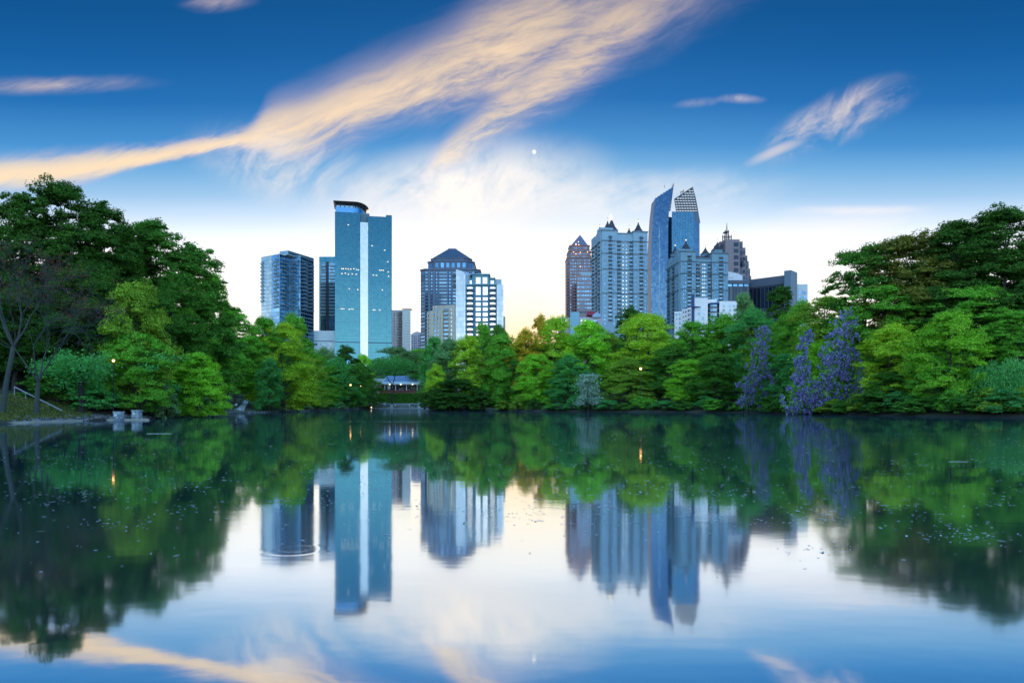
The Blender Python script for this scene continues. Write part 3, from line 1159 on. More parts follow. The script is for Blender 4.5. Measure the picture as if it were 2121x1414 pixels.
sh = oct_(875, 999, 0.18)
z1 = zat(558.5, dG)
body(r, sh, zb, z1, stone)
fh = 3.95
F = Facade(sh[0], sh[1])
nz = int((z1 - zb) / fh) - 1
for k, (pa, pb) in enumerate([(878, 890), (899, 911), (922, 943), (960, 975), (984, 996)]):
    pass
Fl = Facade(sh[7], sh[0])
mb = MB()
mb2 = MB()
for j in range(nz):
    z = z1 - 2.6 - j * fh
    for FF in (Fl, Facade(sh[1], sh[2])):
        fbox(mb, FF, 0.5, FF.L - 0.5, z - 1.9, z, 0.0, 0.25)
    for a, b in ((0.28, 0.44), (0.56, 0.74)):
        fbox(mb, F, F.L * a, F.L * b, z - 1.9, z, 0.0, 0.25)
    for a, b in ((0.0, 0.05), (0.95, 1.0)):
        fbox(mb, F, F.L * a, F.L * b, z - 1.9, z, 0.0, 0.25)
o = mb.split('window_band', g_dark, r)
mb = MB()
for a, b in ((0.06, 0.10), (0.16, 0.20), (0.265, 0.28), (0.44, 0.47), (0.53, 0.56), (0.74, 0.755), (0.80, 0.84), (0.90, 0.94)):
    fbox(mb, F, F.L * a, F.L * b, zb, z1 - 1.5, 0.0, 0.9)
mb.split('pier', stone2, r)
wg = window_mesh(1.7, 2.0, stone2, g_navy)
for j in range(26):
    z = z1 - 3.5 - j * fh
    for a in (0.13, 0.23, 0.50, 0.77, 0.87):
        put('window', wg, r, F, F.L * a, z)
mb = MB()
mb.prism(oct_(873.5, 1000.5, 0.18), z1, z1 + 1.2)
mb.prism(oct_(884, 990, 0.22, dG), z1 + 1.2, zat(554, dG))
mb.build('ledge', stone2, r)
z2, z3 = zat(554, dG), zat(539, dG)
t2 = oct_(889, 986, 0.30)
body(r, t2, z2, z3, stone, 'upper_wall')
for i in (7, 0, 1):
    FF = Facade(t2[i], t2[(i + 1) % 8])
    n = 6 if i == 0 else 3
    wt_ = window_mesh(FF.L / n * 0.55, (z3 - z2) * 0.66, stone2, g_navy, bars=1)
    for k in range(n):
        put('window', wt_, r, FF, FF.L * (k + 0.5) / n, (z2 + z3) / 2)
mb = MB()
mb.prism(oct_(887.5, 987.5, 0.30), z3, z3 + 1.3)
z4 = zat(531, dG)
mb.prism(oct_(894.5, 979.5, 0.34), z3 + 1.3, z4)
mb.prism(oct_(893, 981, 0.34), z4, z4 + 0.9)
mb.build('drum', stone, r)
z5, z6 = zat(526, dG), zat(505.5, dG)
mb = MB()
mb.prism(oct_(893.5, 980.5, 0.36), z4 + 0.9, z5, poly_top=oct_(899, 975, 0.38))
mb.prism(oct_(899, 975, 0.38), z5, z6, poly_top=oct_(927, 947, 0.40))
ro = mb.build('dome_roof', roofm, r)
mb = MB()
mb.prism(oct_(927.5, 946.5, 0.4), z6, zat(503, dG))
mb.build('roof_cap', stone2, r)
mb = MB()
oa, ob = oct_(899, 975, 0.38), oct_(927, 947, 0.40)
for p, q in zip(oa, ob):
    mb.tube([(p[0], p[1], z5), (q[0], q[1], z6 + 0.2)], [0.35, 0.35], 4, smooth=False)
mb.build('roof_ribs', stone2, r)

# ---- H : beige stepped apartment -------------------------------------------
r = broot('beige_apartment', 915, 570, 'beige concrete apartment block with fins standing before the domed tower', 'building')
zb = r.location.z
wH = solid('beige_concrete', (0.58, 0.52, 0.42), 0.85)
pts = [at(884, 585), at(895, 572), at(942, 562), at(950, 562)]
poly = [pts[0], pts[1], pts[3], at(950, 590), at(886, 605)]
zH = zat(634.5, 565)
body(r, [at(897, 570), pts[3], at(950, 590), at(897, 600)], zb, zH, wH)
body(r, [at(884, 584), at(892, 575), at(897.2, 573), at(897.2, 600), at(886, 605)], zb, zat(643.5, 575), wH, 'lower_wall')
F = Facade(at(897, 570), pts[3])
Fl = Facade(at(884, 584), at(892, 575))
mb = MB()
for px in (898, 904.5, 910.5, 917, 931, 941):
    fbox(mb, F, F.u(px) - 0.35, F.u(px) + 0.35, zb, zH + 0.6, 0, 0.8)
mb.split('fin', wH, r)
wh = window_mesh(1.0, 1.7, wH, g_navy)
wh2 = window_mesh(1.3, 1.5, wH, g_pale)
bh = balcony_mesh(4.6, 1.2, solid('beige_slab', (0.45, 0.44, 0.40), 0.8), solid('beige_rail', (0.20, 0.24, 0.25), 0.6), g_dark)
wl = window_mesh(2.2, 1.5, wH, g_navy)
for j in range(9):
    z = F.z(641 + 8.6 * j)
    put('window', wh, r, F, F.u(907), z)
    put('window', wh, r, F, F.u(901), z)
    put('balcony', bh, r, F, F.u(924), z - 1.4)
    put('window', wh2, r, F, F.u(935), z)
    if j > 0:
        put('window', wl, r, Fl, Fl.L * 0.5, z, 0.02)
for px, col in ((935, lit_pane), (935.5, lit_pane)):
    pass
mb = MB()
fbox(mb, F, -0.2, F.L, zH, zH + 0.9, -6, 0.3)
mb.build('parapet', wH, r)

# ---- I : blue condominium with white windows -------------------------------
r = broot('blue_condo', 992, 480, 'blue condominium with big white windows and a curved glass fin at its left', 'building')
zb = r.location.z
dI = 470
wI = solid('condo_blue_wall', (0.085, 0.215, 0.31), 0.7)
wI2 = solid('condo_teal_wall', (0.14, 0.32, 0.39), 0.7)
PI_ = [at(964, dI), at(1028.5, dI), at(1028.5, dI + 24), at(964, dI + 24)]
zI = zat(590, dI)
body(r, PI_, zb, zI, wI)
F = Facade(PI_[0], PI_[1])
# stepped penthouse
body(r, [at(966, dI + 3), at(1024, dI + 3), at(1024, dI + 22), at(966, dI + 22)], zI, zat(574.5, dI), wI2, 'penthouse_wall')
F3 = Facade(at(966, dI + 3), at(1024, dI + 3))
body(r, [at(978.5, dI + 1.5), at(1012, dI + 1.5), at(1012, dI + 18), at(978.5, dI + 18)], zI, zat(569, dI), wI2, 'penthouse_centre')
F2 = Facade(at(978.5, dI + 1.5), at(1012, dI + 1.5))
body(r, [at(1012, dI + 5), at(1039, dI + 5), at(1039, dI + 20), at(1012, dI + 20)], zat(589, dI), zat(575.5, dI), solid('condo_grey_wall', (0.36, 0.45, 0.50), 0.7), 'penthouse_right')
mb = MB()
fbox(mb, F2, -1.4, F2.L + 1.0, zat(568.5, dI), zat(566.5, dI), -12, 1.0)
fbox(mb, F3, F3.u(1012), F3.u(1026), zat(575, dI), zat(573.6, dI), -8, 0.8)
fbox(mb, F, -0.5, F.L + 0.6, zI - 0.2, zI + 0.35, 0, 1.3)
mb.split('cornice', solid('condo_cornice', (0.20, 0.36, 0.42), 0.6), r)
big = window_mesh(3.0, 4.2, wI, g_win, bars=1)
for px in (990.5, 1004.5):
    put('window', big, r, F2, F2.u(px), F2.z(581), 0.05)
sm_ = window_mesh(2.1, 2.2, wI, g_win, bars=1)
for px in (974, 1019.5):
    put('window', sm_, r, F3, F3.u(px), F3.z(584.5))
wide_w = window_mesh(3.05, 2.05, wI, g_win, bars=1)
tall_w = window_mesh(3.05, 5.3, wI, g_win, bars=1)
bi = balcony_mesh(4.6, 1.5, solid('condo_slab', (0.12, 0.20, 0.26), 0.7), rail_dark, g_win)
door = window_mesh(2.2, 2.2, wI, g_win, bars=1)
for px in (990.5, 1005):
    put('window', tall_w, r, F, F.u(px), F.z(602.5))
for j in range(9):
    z = F.z(619 + 10.7 * j)
    for px in (990.5, 1005):
        put('window', wide_w, r, F, F.u(px), z)
for j in range(11):
    z = F.z(597.5 + 10.7 * j)
    for px in (973.5, 1020.5):
        put('window', door, r, F, F.u(px), z)
        put('balcony', bi, r, F, F.u(px), z - 1.45)
# curved fin
zf0 = zat(557, dI)
mb = MB()
fin_pts = []
n = 8
P0f, P1f = at(944.5, dI + 2), at(964.3, dI - 1.5)
ff = Facade(P0f, P1f)
for i in range(n):
    ta, tb = i / n, (i + 1) / n
    za = zat(557 + 11.5 * (ta ** 1.8), dI)
    zc = zat(557 + 11.5 * (tb ** 1.8), dI)
    q = [ff.pt(ff.L * ta, 0, 0), ff.pt(ff.L * tb, 0, 0), ff.pt(ff.L * tb, 0, -9), ff.pt(ff.L * ta, 0, -9)]
    mb.prism([(p.x, p.y) for p in q], zb, [za, zc, zc, za])
mb.build('curved_fin', solid('fin_frame', (0.42, 0.54, 0.62), 0.5), r)
fw_ = 3.38
nzf = int((zat(569, dI) - zb) / fw_)
mb = MB()
curtain(r, ff, 0.1, ff.L - 0.1, zat(569, dI) - nzf * fw_, zat(569, dI), 5, nzf, g_strip, seed=3, gap=0.18, name='fin_panes')
for i in range(n):
    ta, tb = (i + 0.04) / n, (i + 0.96) / n
    mb.quad(ff.pt(ff.L * ta, zat(568.6, dI), 0.08), ff.pt(ff.L * tb, zat(568.6, dI), 0.08), ff.pt(ff.L * tb, zat(557.6 + 11.0 * tb ** 1.8, dI), 0.08), ff.pt(ff.L * ta, zat(557.6 + 11.0 * ta ** 1.8, dI), 0.08))
mb.build('fin_top_panes', g_strip, r)
for j in range(9):
    z = zat(572 + 10.7 * j, dI)
    if j > 2:
        continue
    q = Facade(at(941, dI + 5), at(945, dI + 3))
    put('balcony', balcony_mesh(2.6, 1.6, concrete, rail_dark, g_dark), r, q, q.L / 2, z, 0.0)
PR = [at(1028.5, dI - 1), at(1043, dI + 2), at(1043, dI + 22), at(1028.5, dI + 22)]
body(r, PR, zb, zat(588.5, dI), solid('fin_frame', (0.42, 0.54, 0.62), 0.5), 'right_wall')
FR = Facade(PR[0], PR[1])
curtain(r, FR, 0.1, FR.L - 0.1, zat(589, dI) - nzf * fw_, zat(589, dI), 3, nzf, g_strip, seed=6, gap=0.18, name='right_panes')
body(r, [at(1042, dI + 26), at(1047, dI + 26), at(1047, dI + 40), at(1042, dI + 40)], zb, zat(645, dI), wH, 'rear_wall')

# ---- J : rose granite tower with a pyramid top ------------------------------
r = broot('pyramid_top_tower', 1202, 900, 'stepped rose granite tower with a pyramid top and warm lamps on its ledges', 'building')
zb = r.location.z
dJ = 900
ros = solid('rose_granite', (0.30, 0.155, 0.145), 0.6)
ros2 = solid('rose_granite_dark', (0.22, 0.12, 0.115), 0.6)
cJ = at(1201.5, dJ + 20)


def sq(pxl, pxr, d=dJ, cc=None, cut=0.2):
    w = (pxr - pxl) / 2 * d / FPX
    cc = cc or Vector((at((pxl + pxr) / 2, d).x, cJ.y))
    k = w * cut
    return [(cc.x + a, cc.y + b) for a, b in [(-w + k, -w), (w - k, -w), (w, -w + k), (w, w - k), (w - k, w), (-w + k, w), (-w, w - k), (-w, -w + k)]]


tiers = [(1175, 1229, zb, zat(533, dJ)), (1178, 1226, zat(533, dJ), zat(519, dJ)), (1181, 1223, zat(519, dJ), zat(506, dJ))]
for a, b, z0, z1 in tiers:
    s = sq(a, b)
    body(r, s, z0, z1, ros, 'wall')
    F = Facade(s[0], s[1])
    Fl = Facade(s[7], s[0])
    mb = MB()
    fh = 3.9
    for k in range(1, int((z1 - max(z0, zat(690, dJ))) / fh) + 1):
        z = z1 - k * fh
        for FF, n in ((F, 9), (Fl, 3)):
            for i in range(n):
                mb.quad(FF.pt(FF.L * (i + 0.2) / n, z, 0.08), FF.pt(FF.L * (i + 0.8) / n, z, 0.08), FF.pt(FF.L * (i + 0.8) / n, z + 1.9, 0.08), FF.pt(FF.L * (i + 0.2) / n, z + 1.9, 0.08))
    mb.build('window_grid', g_dark, r)['kind'] = 'stuff'
    mb = MB()
    mb.prism(sq(a - 0.8, b + 0.8), z1 - 0.01, z1 + 0.8)
    mb.build('ledge', ros2, r)
s = sq(1183.5, 1220.5)
mb = MB()
mb.cone(s, zat(505, dJ), (cJ.x, cJ.y, zat(478.5, dJ)), 0)
mb.build('pyramid_roof', solid('pyramid_blue_glass', (0.16, 0.17, 0.24), 0.3, 0.3), r)
lamp = MB()
lamp.ball((0, 0, 0), 0.6, 0, 8, 5)
lm = lamp.mesh('ledge_lamp', lamp_mat('ledge_lamp_glow', (1.0, 0.50, 0.20), 2.2))
for px, py in [(1193, 505), (1198, 501), (1199, 507), (1193, 507), (1188, 522), (1193, 526), (1202, 523), (1217, 522), (1202, 552), (1224, 527), (1226, 557)]:
    yy = cJ.y - (1223 - 1181) / 2 * dJ / FPX - 3.5
    p = at(px, yy)
    inst('ledge_lamp', lm, r, (p.x, yy, zat(py, yy)))
dW = 860
wing = solid('granite_wing', (0.34, 0.25, 0.25), 0.6)
PW = [at(1195, dW), at(1232, dW), at(1232, dW + 18), at(1195, dW + 18)]
body(r, PW, zb, zat(570, dW), wing, 'wing_wall')
body(r, [at(1203, dW + 2), at(1232, dW + 2), at(1232, dW + 14), at(1203, dW + 14)], zat(570, dW), zat(562.5, dW), solid('wing_roof_teal', (0.28, 0.44, 0.50), 0.5), 'wing_roof_block')
F = Facade(PW[0], PW[1])
ww = window_mesh(2.1, 1.9, wing, g_navy)
for j in range(9):
    for i in range(6):
        put('window', ww, r, F, F.u(1198 + 5 * i), F.z(577.5 + 8.6 * j))

# ---- K : tall turreted condominium -----------------------------------------


def turreted(name, label, left, corner, mids, right, D, base_py_floor, bands, tops, wall, balc, wins, first, pitch, nfl, leftcols):
    r = broot(name, (corner + right) / 2, D + 15, label, 'building')
    zb = r.location.z
    PL, PC, PRr = at(left, D + 34), at(corner, D), at(right, D + 6)
    back = [at(right, D + 44), at(left + 2, D + 62)]
    trim = solid(name + '_trim', tuple(c * 0.55 for c in wall_cols[name]), 0.8)
    F = Facade(PC, PRr)
    Fl = Facade(PL, PC)
    zc = F.z(mids[2])
    body(r, [PL, PC, PRr] + back, zb, zc, wall)
    # corner pavilions stand a little proud
    for a, b, top in ((corner, mids[0], tops[0]), (mids[1], right, tops[1])):
        mb = MB()
        fbox(mb, F, F.u(a), F.u(b) - 0.01, zb, F.z(top), -12, 1.2)
        mb.build('pavilion_wall', wall, r)
    mb = MB()
    fbox(mb, Fl, Fl.L * 0.06, Fl.L * 0.42, zb, Fl.z(tops[0] + 8), -10, 1.0)
    fbox(mb, Fl, Fl.L * 0.66, Fl.L * 0.985, zb, Fl.z(tops[0] + 1), -10, 1.0)
    mb.build('side_pavilion_wall', wall, r)
    mb = MB()
    for py in bands:
        fbox(mb, F, F.u(corner) - 0.3, F.u(mids[0]) + 0.3, F.z(py) - 0.35, F.z(py) + 0.35, 1.2, 1.9)
        fbox(mb, F, F.u(mids[0]) + 0.31, F.u(mids[1]) - 0.31, F.z(py) - 0.35, F.z(py) + 0.35, 0.0, 0.7)
        fbox(mb, F, F.u(mids[1]) - 0.3, F.u(right) + 0.3, F.z(py) - 0.35, F.z(py) + 0.35, 1.2, 1.9)
        fbox(mb, Fl, 0, Fl.L, Fl.z(py, Fl.L) - 0.35, Fl.z(py, Fl.L) + 0.35, 1.0, 1.6)
    mb.split('cornice_band', trim, r)
    mb = MB()
    for a, b, top in ((corner, mids[0], tops[0]), (mids[1], right, tops[1])):
        fbox(mb, F, F.u(a) - 0.5, F.u(b) + 0.4, F.z(top), F.z(top) + 0.9, -12.5, 1.8)
    fbox(mb, F, F.u(mids[0]) + 0.5, F.u(mids[1]) - 0.6, zc, zc + 1.0, -2, 0.4)
    mb.split('parapet', trim, r)
    bmesh_ = balcony_mesh(2.9, 1.3, trim, rail_dark, g_dark)
    wmesh_ = window_mesh(1.35, 1.5, wall, glass('glass_apartment_window', (0.60, 0.58, 0.54), 0.65, 0.10, (0.20, 0.22, 0.23), 0.25))
    wdim = window_mesh(1.0, 1.4, wall, g_navy)
    wlit = window_mesh(1.35, 1.5, wall, lit_pane_dim)
    rn = random.Random(len(name))
    for j in range(nfl):
        for px, start in balc:
            py = start + pitch * j
            out = 1.2 if (px < mids[0] or px > mids[1]) else 0.0
            put('balcony', bmesh_, r, F, F.u(px), F.z(py) - 1.1, out)
        for px, kind in wins:
            py = first + pitch * j
            out = 1.2 if (px < mids[0] or px > mids[1]) else 0.0
            me_ = {'b': wmesh_, 'd': wdim}[kind]
            if kind == 'b' and rn.random() < 0.15:
                me_ = wlit
            put('window', me_, r, F, F.u(px), F.z(py), out)
        for fr_, kind in leftcols:
            z = Fl.z(first + pitch * j, Fl.L)
            out = 1.0 if (0.06 < fr_ < 0.42 or fr_ > 0.66) else 0.0
            put('balcony' if kind == 'B' else 'window', bmesh_ if kind == 'B' else wmesh_, r, Fl, Fl.L * fr_, z - (1.1 if kind == 'B' else 0), out)
    return r, F, Fl


wall_cols = {'tall_turreted_tower': (0.27, 0.40, 0.48), 'short_turreted_tower': (0.19, 0.31, 0.38)}
wallK = solid('turret_tower_wall', wall_cols['tall_turreted_tower'], 0.8)
r, F, Fl = turreted('tall_turreted_tower', 'tall pale condominium with dark turret roofs left of the curved glass tower', 1226, 1246, (1277, 1311, 485), 1340.5, 600, 0,
                    [500, 526, 558.5, 608], (480, 480.5), wallK,
                    [(1263, 491), (1282, 500), (1307, 500), (1327, 491)],
                    [(1252, 'd'), (1271.5, 'd'), (1290.5, 'b'), (1297.5, 'b'), (1316, 'd'), (1335.5, 'd')], 500, 8.15, 22,
                    [(0.16, 'w'), (0.30, 'B'), (0.55, 'B'), (0.74, 'w'), (0.90, 'B')])
drum_mat[0] = wallK
turret(r, 1258.5, 458.5, 476.5, 21, 606, drum=480, n=8)
turret(r, 1266.5, 452, 481, 24, 622, n=4, drum=486)
turret(r, 1322, 461, 480, 21, 610, drum=482, n=8)
turret(r, 1242, 471, 488, 15, 632, drum=492, n=8)
turret(r, 1303, 473, 484, 12, 645, drum=490, n=8)
mb = MB()
c_ = at(1265.5, 622)
z = zat(452, 622)
mb.tube([(c_.x, c_.y, z - 2), (c_.x, c_.y, z + 1.2), (c_.x, c_.y, z + 4)], [1.0, 0.9, 0.1], 8)
mb.build('lantern', finial_lamp, r)

# ---- R : dark sliver between the turret tower and the curved tower ----------
r = broot('dark_sliver_building', 1343, 850, 'narrow dark rose building edge between the tall turreted tower and the curved glass tower', 'building')
zb = r.location.z
PRr = [at(1332, 850), at(1346.5, 850), at(1346.5, 880), at(1332, 880)]
body(r, PRr, zb, zat(563, 850), ros2)
F = Facade(PRr[0], PRr[1])
mb = MB()
for j in range(24):
    fbox(mb, F, 0.4, F.L - 0.6, F.z(568 + 5.4 * j) - 0.7, F.z(568 + 5.4 * j) + 0.7, 0, 0.15)
mb.split('window_band', g_dark, r)

# ---- L : curved sail tower --------------------------------------------------
r = broot('curved_sail_tower', 1400, 820, 'tall blue glass tower with two curved sails rising above its roof', 'building')
zb = r.location.z
dL = 800
frame_l = solid('sail_frame', (0.05, 0.11, 0.19), 0.4)


def zl(py):
    return zat(py, dL)


def sail(outline, d, thick, mat_edge):
    """outline: (px, py) counter-clockwise seen from the lake; a thick slab of that outline"""
    pts = [at(px, d) for px, _ in outline]
    n = len(outline)
    mb = MB()
    n0 = len(mb.v)
    for (px, py), p in zip(outline, pts):
        mb.v.append((p.x, d, zat(py, d) if py < 900 else zb))
    for (px, py), p in zip(outline, pts):
        mb.v.append((p.x, d + thick, zat(py, d) if py < 900 else zb))
    mb.f.append(tuple(range(n)))
    mb.f.append(tuple(reversed(range(n, 2 * n))))
    for i in range(n):
        j = (i + 1) % n
        mb.f.append((i, n + i, n + j, j))
    mb.mi += [0] * (n + 2)
    mb.sm += [False] * (n + 2)
    return mb


left_edge = [(1350.5, 999), (1349.0, 640), (1348.3, 600), (1348.3, 560), (1349.0, 520), (1350.6, 480), (1353.2, 445), (1357.3, 411)]
outl = [(1384.0, 999), (1383.6, 600), (1384.0, 470), (1385.2, 444), (1389, 420), (1394.5, 387)] + left_edge[::-1]
mb = sail(outl[::1], dL, 22, frame_l)
# orientation: outline runs up the right side then down the left = counter-clockwise from the lake
mb.build('sail_wall', frame_l, r)


def xl_left(py):
    pys = [p[1] for p in left_edge][::-1]
    pxs = [p[0] for p in left_edge][::-1]
    return float(np.interp(py, pys, pxs))


def xr_left(py):
    return float(np.interp(py, [387, 420, 444, 470, 600, 999], [1394.5, 389 + 1000, 1385.2, 1384.0, 1383.6, 1384.0]))


def top_left(px):
    return float(np.interp(px, [1357.3, 1394.5], [411, 387]))


rn = random.Random(9)
mb = MB()
rows = np.arange(388, 690, 3.6)
for a, b in zip(rows[:-1], rows[1:]):
    ym = (a + b) / 2
    if ym < 411:
        xa = float(np.interp(ym, [387, 411], [1394.5, 1357.3]))
    else:
        xa = xl_left(ym)
    xb = xr_left(ym)
    nn = max(1, int((xb - xa) / 3.4))
    for i in range(nn):
        p, q = xa + (xb - xa) * i / nn + 0.10, xa + (xb - xa) * (i + 1) / nn - 0.10
        t_ = rn.gauss(0, 0.012)
        s_ = rn.gauss(0, 0.012)
        y = dL - 0.12
        mb.quad((at(p, y).x, y - t_ - s_, zl(b - 0.14)), (at(q, y).x, y + t_ - s_, zl(b - 0.14)), (at(q, y).x, y + t_ + s_, zl(a + 0.14)), (at(p, y).x, y - t_ + s_, zl(a + 0.14)))
mb.build('sail_panes', g_sail, r)['kind'] = 'stuff'
# pale vertical joint and shadow gap on the left sail
mb = MB()
y = dL - 0.3
mb.box(at(1365, y).x, at(1365.9, y).x, y - 0.2, y + 0.1, zl(690), zl(470))
mb.build('sail_joint', solid('sail_joint_pale', (0.40, 0.52, 0.62), 0.4), r)
# main glass block
PM = [at(1391.5, dL + 2), at(1437.8, dL + 2), at(1437.8, dL + 40), at(1391.5, dL + 40)]
body(r, PM, zb, zl(437.5), frame_l, 'block_wall')
F = Facade(PM[0], PM[1])
g_l2 = glass('glass_block_blue', (0.08, 0.22, 0.32), 0.58, 0.05, (0.004, 0.030, 0.070), 0.04)
curtain(r, F, 0.2, F.L - 0.2, zl(690), zl(438.5), 14, 36, g_l2, seed=15, gap=0.22, name='block_panes')
mb = MB()
for i in range(15):
    u = 0.2 + (F.L - 0.4) * i / 14
    fbox(mb, F, u - 0.14, u + 0.14, zl(690), zl(437), 0, 0.45)
mb.split('mullion', solid('block_mullion', (0.16, 0.34, 0.48), 0.4), r)
body(r, [at(1383.5, dL + 4), at(1391.5, dL + 6), at(1391.5, dL + 34), at(1383.5, dL + 34)], zb, zl(447), solid('gap_dark', (0.02, 0.05, 0.09), 0.4), 'recess_wall')
Fg = Facade(at(1383.5, dL + 4), at(1391.5, dL + 6))
curtain(r, Fg, 0.1, Fg.L * 0.6, zl(690), zl(455), 2, 34, g_l2, seed=16, gap=0.2, name='recess_panes')
# right flank
outr = [(1449.3, 999), (1449.3, 520), (1448.8, 460), (1446.6, 440), (1437.8, 440), (1437.8, 999)]
mb = sail(outr, dL + 3, 30, frame_l)
mb.build('flank_wall', frame_l, r)
Fk = Facade(at(1437.9, dL + 3), at(1449.2, dL + 3))
curtain(r, Fk, 0.2, Fk.L - 0.3, zl(690), zl(458), 3, 34, g_sail, seed=17, gap=0.2, name='flank_panes')
# open lattice sail behind
dB = dL + 26


def lat_l(py):
    return float(np.interp(py, [413, 460], [1397, 1404.5]))


def lat_r(py):
    return float(np.interp(py, [388, 408, 427, 445, 462], [1435, 1439.5, 1443.3, 1446.5, 1449.3]))


def lat_t(px):
    return float(np.interp(px, [1397, 1435], [413, 388]))


def LP(px, py, dd=0.0):
    p = at(px, dB + dd)
    return (p.x, dB + dd, zat(py, dB))


mb = MB()
for dd in (0.0, 2.2):
    for k in range(9):
        f_ = k / 8
        xa, xb = 1397 + (1435 - 1397) * f_, 1404.5 + (1449 - 1404.5) * f_
        mid = (lat_r(425) - lat_l(425)) * f_ + lat_l(425)
        mb.tube([LP(xa, lat_t(xa), dd), LP(mid, 425, dd), LP(xb, 460, dd)], [0.32] * 3, 4, smooth=False)
    for k, py in enumerate(np.arange(392, 461, 5.2)):
        xa = lat_l(py) if py >= 413 else float(np.interp(py, [388, 413], [1435, 1397]))
        mb.tube([LP(xa, py, dd), LP(lat_r(py), py, dd)], [0.32, 0.32], 4, smooth=False)
mb.tube([LP(1397, 413), LP(1435, 388), LP(1439.5, 408), LP(1443.3, 427), LP(1449.3, 462)], [0.7] * 5, 5, smooth=False)
mb.build('lattice_frame', steel, r)
# perforated panels between the bars, each with its own gap
mb = MB()
ry = np.arange(389.5, 458, 5.2)
for py in ry:
    xa = lat_l(py + 2) if py + 2 >= 413 else float(np.interp(py + 2.0, [388, 413], [1435, 1397]))
    xb = lat_r(py + 2)
    nn = max(1, int((xb - xa) / 5.2))
    for i in range(nn):
        p, q = xa + (xb - xa) * (i + 0.10) / nn, xa + (xb - xa) * (i + 0.86) / nn
        lo = py + 4.2
        mb.quad(LP(p, lo, 1.2), LP(q, lo, 1.2), LP(q, py + 0.7, 1.2), LP(p, py + 0.7, 1.2))
mb.build('lattice_panels', solid('lattice_panel', (0.10, 0.12, 0.16), 0.4, 0.4), r)['kind'] = 'stuff'
# truss behind the left sail and roof masts
mb = MB()
for k in range(9):
    a_, b_ = 390 + 6.2 * k, 390 + 6.2 * (k + 1)
    xa, xb = float(np.interp(a_, [388, 446], [1395.5, 1388])), float(np.interp(b_, [388, 446], [1395.5, 1388]))
    mb.tube([LP(xa, a_, -18), LP(xb, b_, -18)], [0.35, 0.35], 4, smooth=False)
    mb.tube([LP(xa - 3.5, a_ + 2, -14), LP(xb - 0.2, b_, -18)], [0.25, 0.25], 4, smooth=False)
    mb.tube([LP(xa, a_, -18), LP(xb - 3.5, b_ + 2, -14)], [0.25, 0.25], 4, smooth=False)
mb.build('truss', steel, r)
mb = MB()
for px in (1410, 1413, 1416):
    mb.tube([LP(px, lat_t(px) + 2), LP(px, lat_t(px) - 8)], [0.35, 0.25], 5)
mb.tube([LP(1409, 398.5), LP(1417, 396)], [0.3, 0.3], 4)
mb.tube([LP(1376, 400, -20), LP(1376, 394, -20)], [0.3, 0.2], 5)
mb.build('roof_masts', dark_metal, r)

# ---- M : shorter turreted condominium --------------------------------------
wallM = solid('short_turret_wall', wall_cols['short_turreted_tower'], 0.8)
r, F, Fl = turreted('short_turreted_tower', 'shorter turreted condominium standing in front of the curved glass tower', 1382, 1408.5, (1440, 1473, 536), 1506.5, 575, 0,
                    [543, 568, 600.5], (523.5, 525), wallM,
                    [(1426.8, 531), (1445.6, 547), (1470, 547), (1491.7, 532)],
                    [(1415, 'd'), (1419, 'd'), (1434, 'd'), (1455.5, 'b'), (1459.5, 'b'), (1464, 'd'), (1480, 'd'), (1484, 'd'), (1499.5, 'd')], 548, 7.9, 17,
                    [(0.10, 'w'), (0.25, 'B'), (0.38, 'w'), (0.55, 'B'), (0.72, 'w'), (0.90, 'w')])
drum_mat[0] = wallM
turret(r, 1420.8, 500, 518.5, 25, 583, drum=524, n=8)
turret(r, 1485.6, 502, 519, 25, 588, drum=525, n=8)
turret(r, 1398.5, 511, 527, 20, 604, drum=532, n=8)
turret(r, 1461, 512.5, 527.5, 22, 612, drum=536, n=8)
mb = MB()
fbox(mb, F, F.u(1440), F.u(1473), F.z(536), F.z(529), -14, -3)
mb.build('attic_roof', slate, r)

# ---- N : dark stepped tower with a spire -----------------------------------
r = broot('stepped_spire_tower', 1505, 920, 'dark stepped tower with a caged spire behind the shorter turreted condominium', 'building')
zb = r.location.z
dN = 900
gN = solid('spire_tower_granite', (0.15, 0.105, 0.125), 0.55)
gN2 = solid('spire_tower_pale', (0.24, 0.185, 0.20), 0.55)
cN = at(1505.5, dN + 30)
steps = [(16, 493.5), (24, 496), (31, 508), (36, 524), (40, 535), (44, 550), (47.5, 565)]
prev = None
for k, (hw, py) in enumerate(steps):
    w = hw * dN / FPX
    dd = (30 - 3.2 * (6 - k)) * 0.9
    zt = zat(py, dN)
    if k == 0:
        body(r, [(cN.x - 9, dN + 6), (cN.x + 9, dN + 6), (cN.x + 9, dN + 44), (cN.x - 9, dN + 44)], zb, zt, gN2, 'wall')
        prev = 9.0
    w0 = prev
    for sgn in (-1, 1):
        xa, xb = sorted((cN.x + sgn * w0, cN.x + sgn * w))
        yf = dN + 9 + k * 2.0
        body(r, [(xa, yf), (xb, yf), (xb, yf + 30 - 2 * k), (xa, yf + 30 - 2 * k)], zb, zt, gN if k % 2 else gN2, 'wall')
        F = Facade((xa, yf), (xb, yf))
        mb = MB()
        if F.L > 2.2:
            for j in range(14):
                z = zt - 4 - j * 8.0
                fbox(mb, F, F.L * 0.15, F.L * 0.85, z - 4.5, z, 0, 0.2)
            mb.split('window_bay', g_black, r)
    prev = w
F = Facade((cN.x - 9, dN + 6), (cN.x + 9, dN + 6))
mb = MB()
for j in range(14):
    z = zat(500, dN) - j * 8.0
    fbox(mb, F, 10.6, 16.4, z - 5.0, z, 0, 0.25)
mb.split('window_bay', g_black, r)
dk = solid('spire_dark', (0.03, 0.028, 0.035), 0.5)
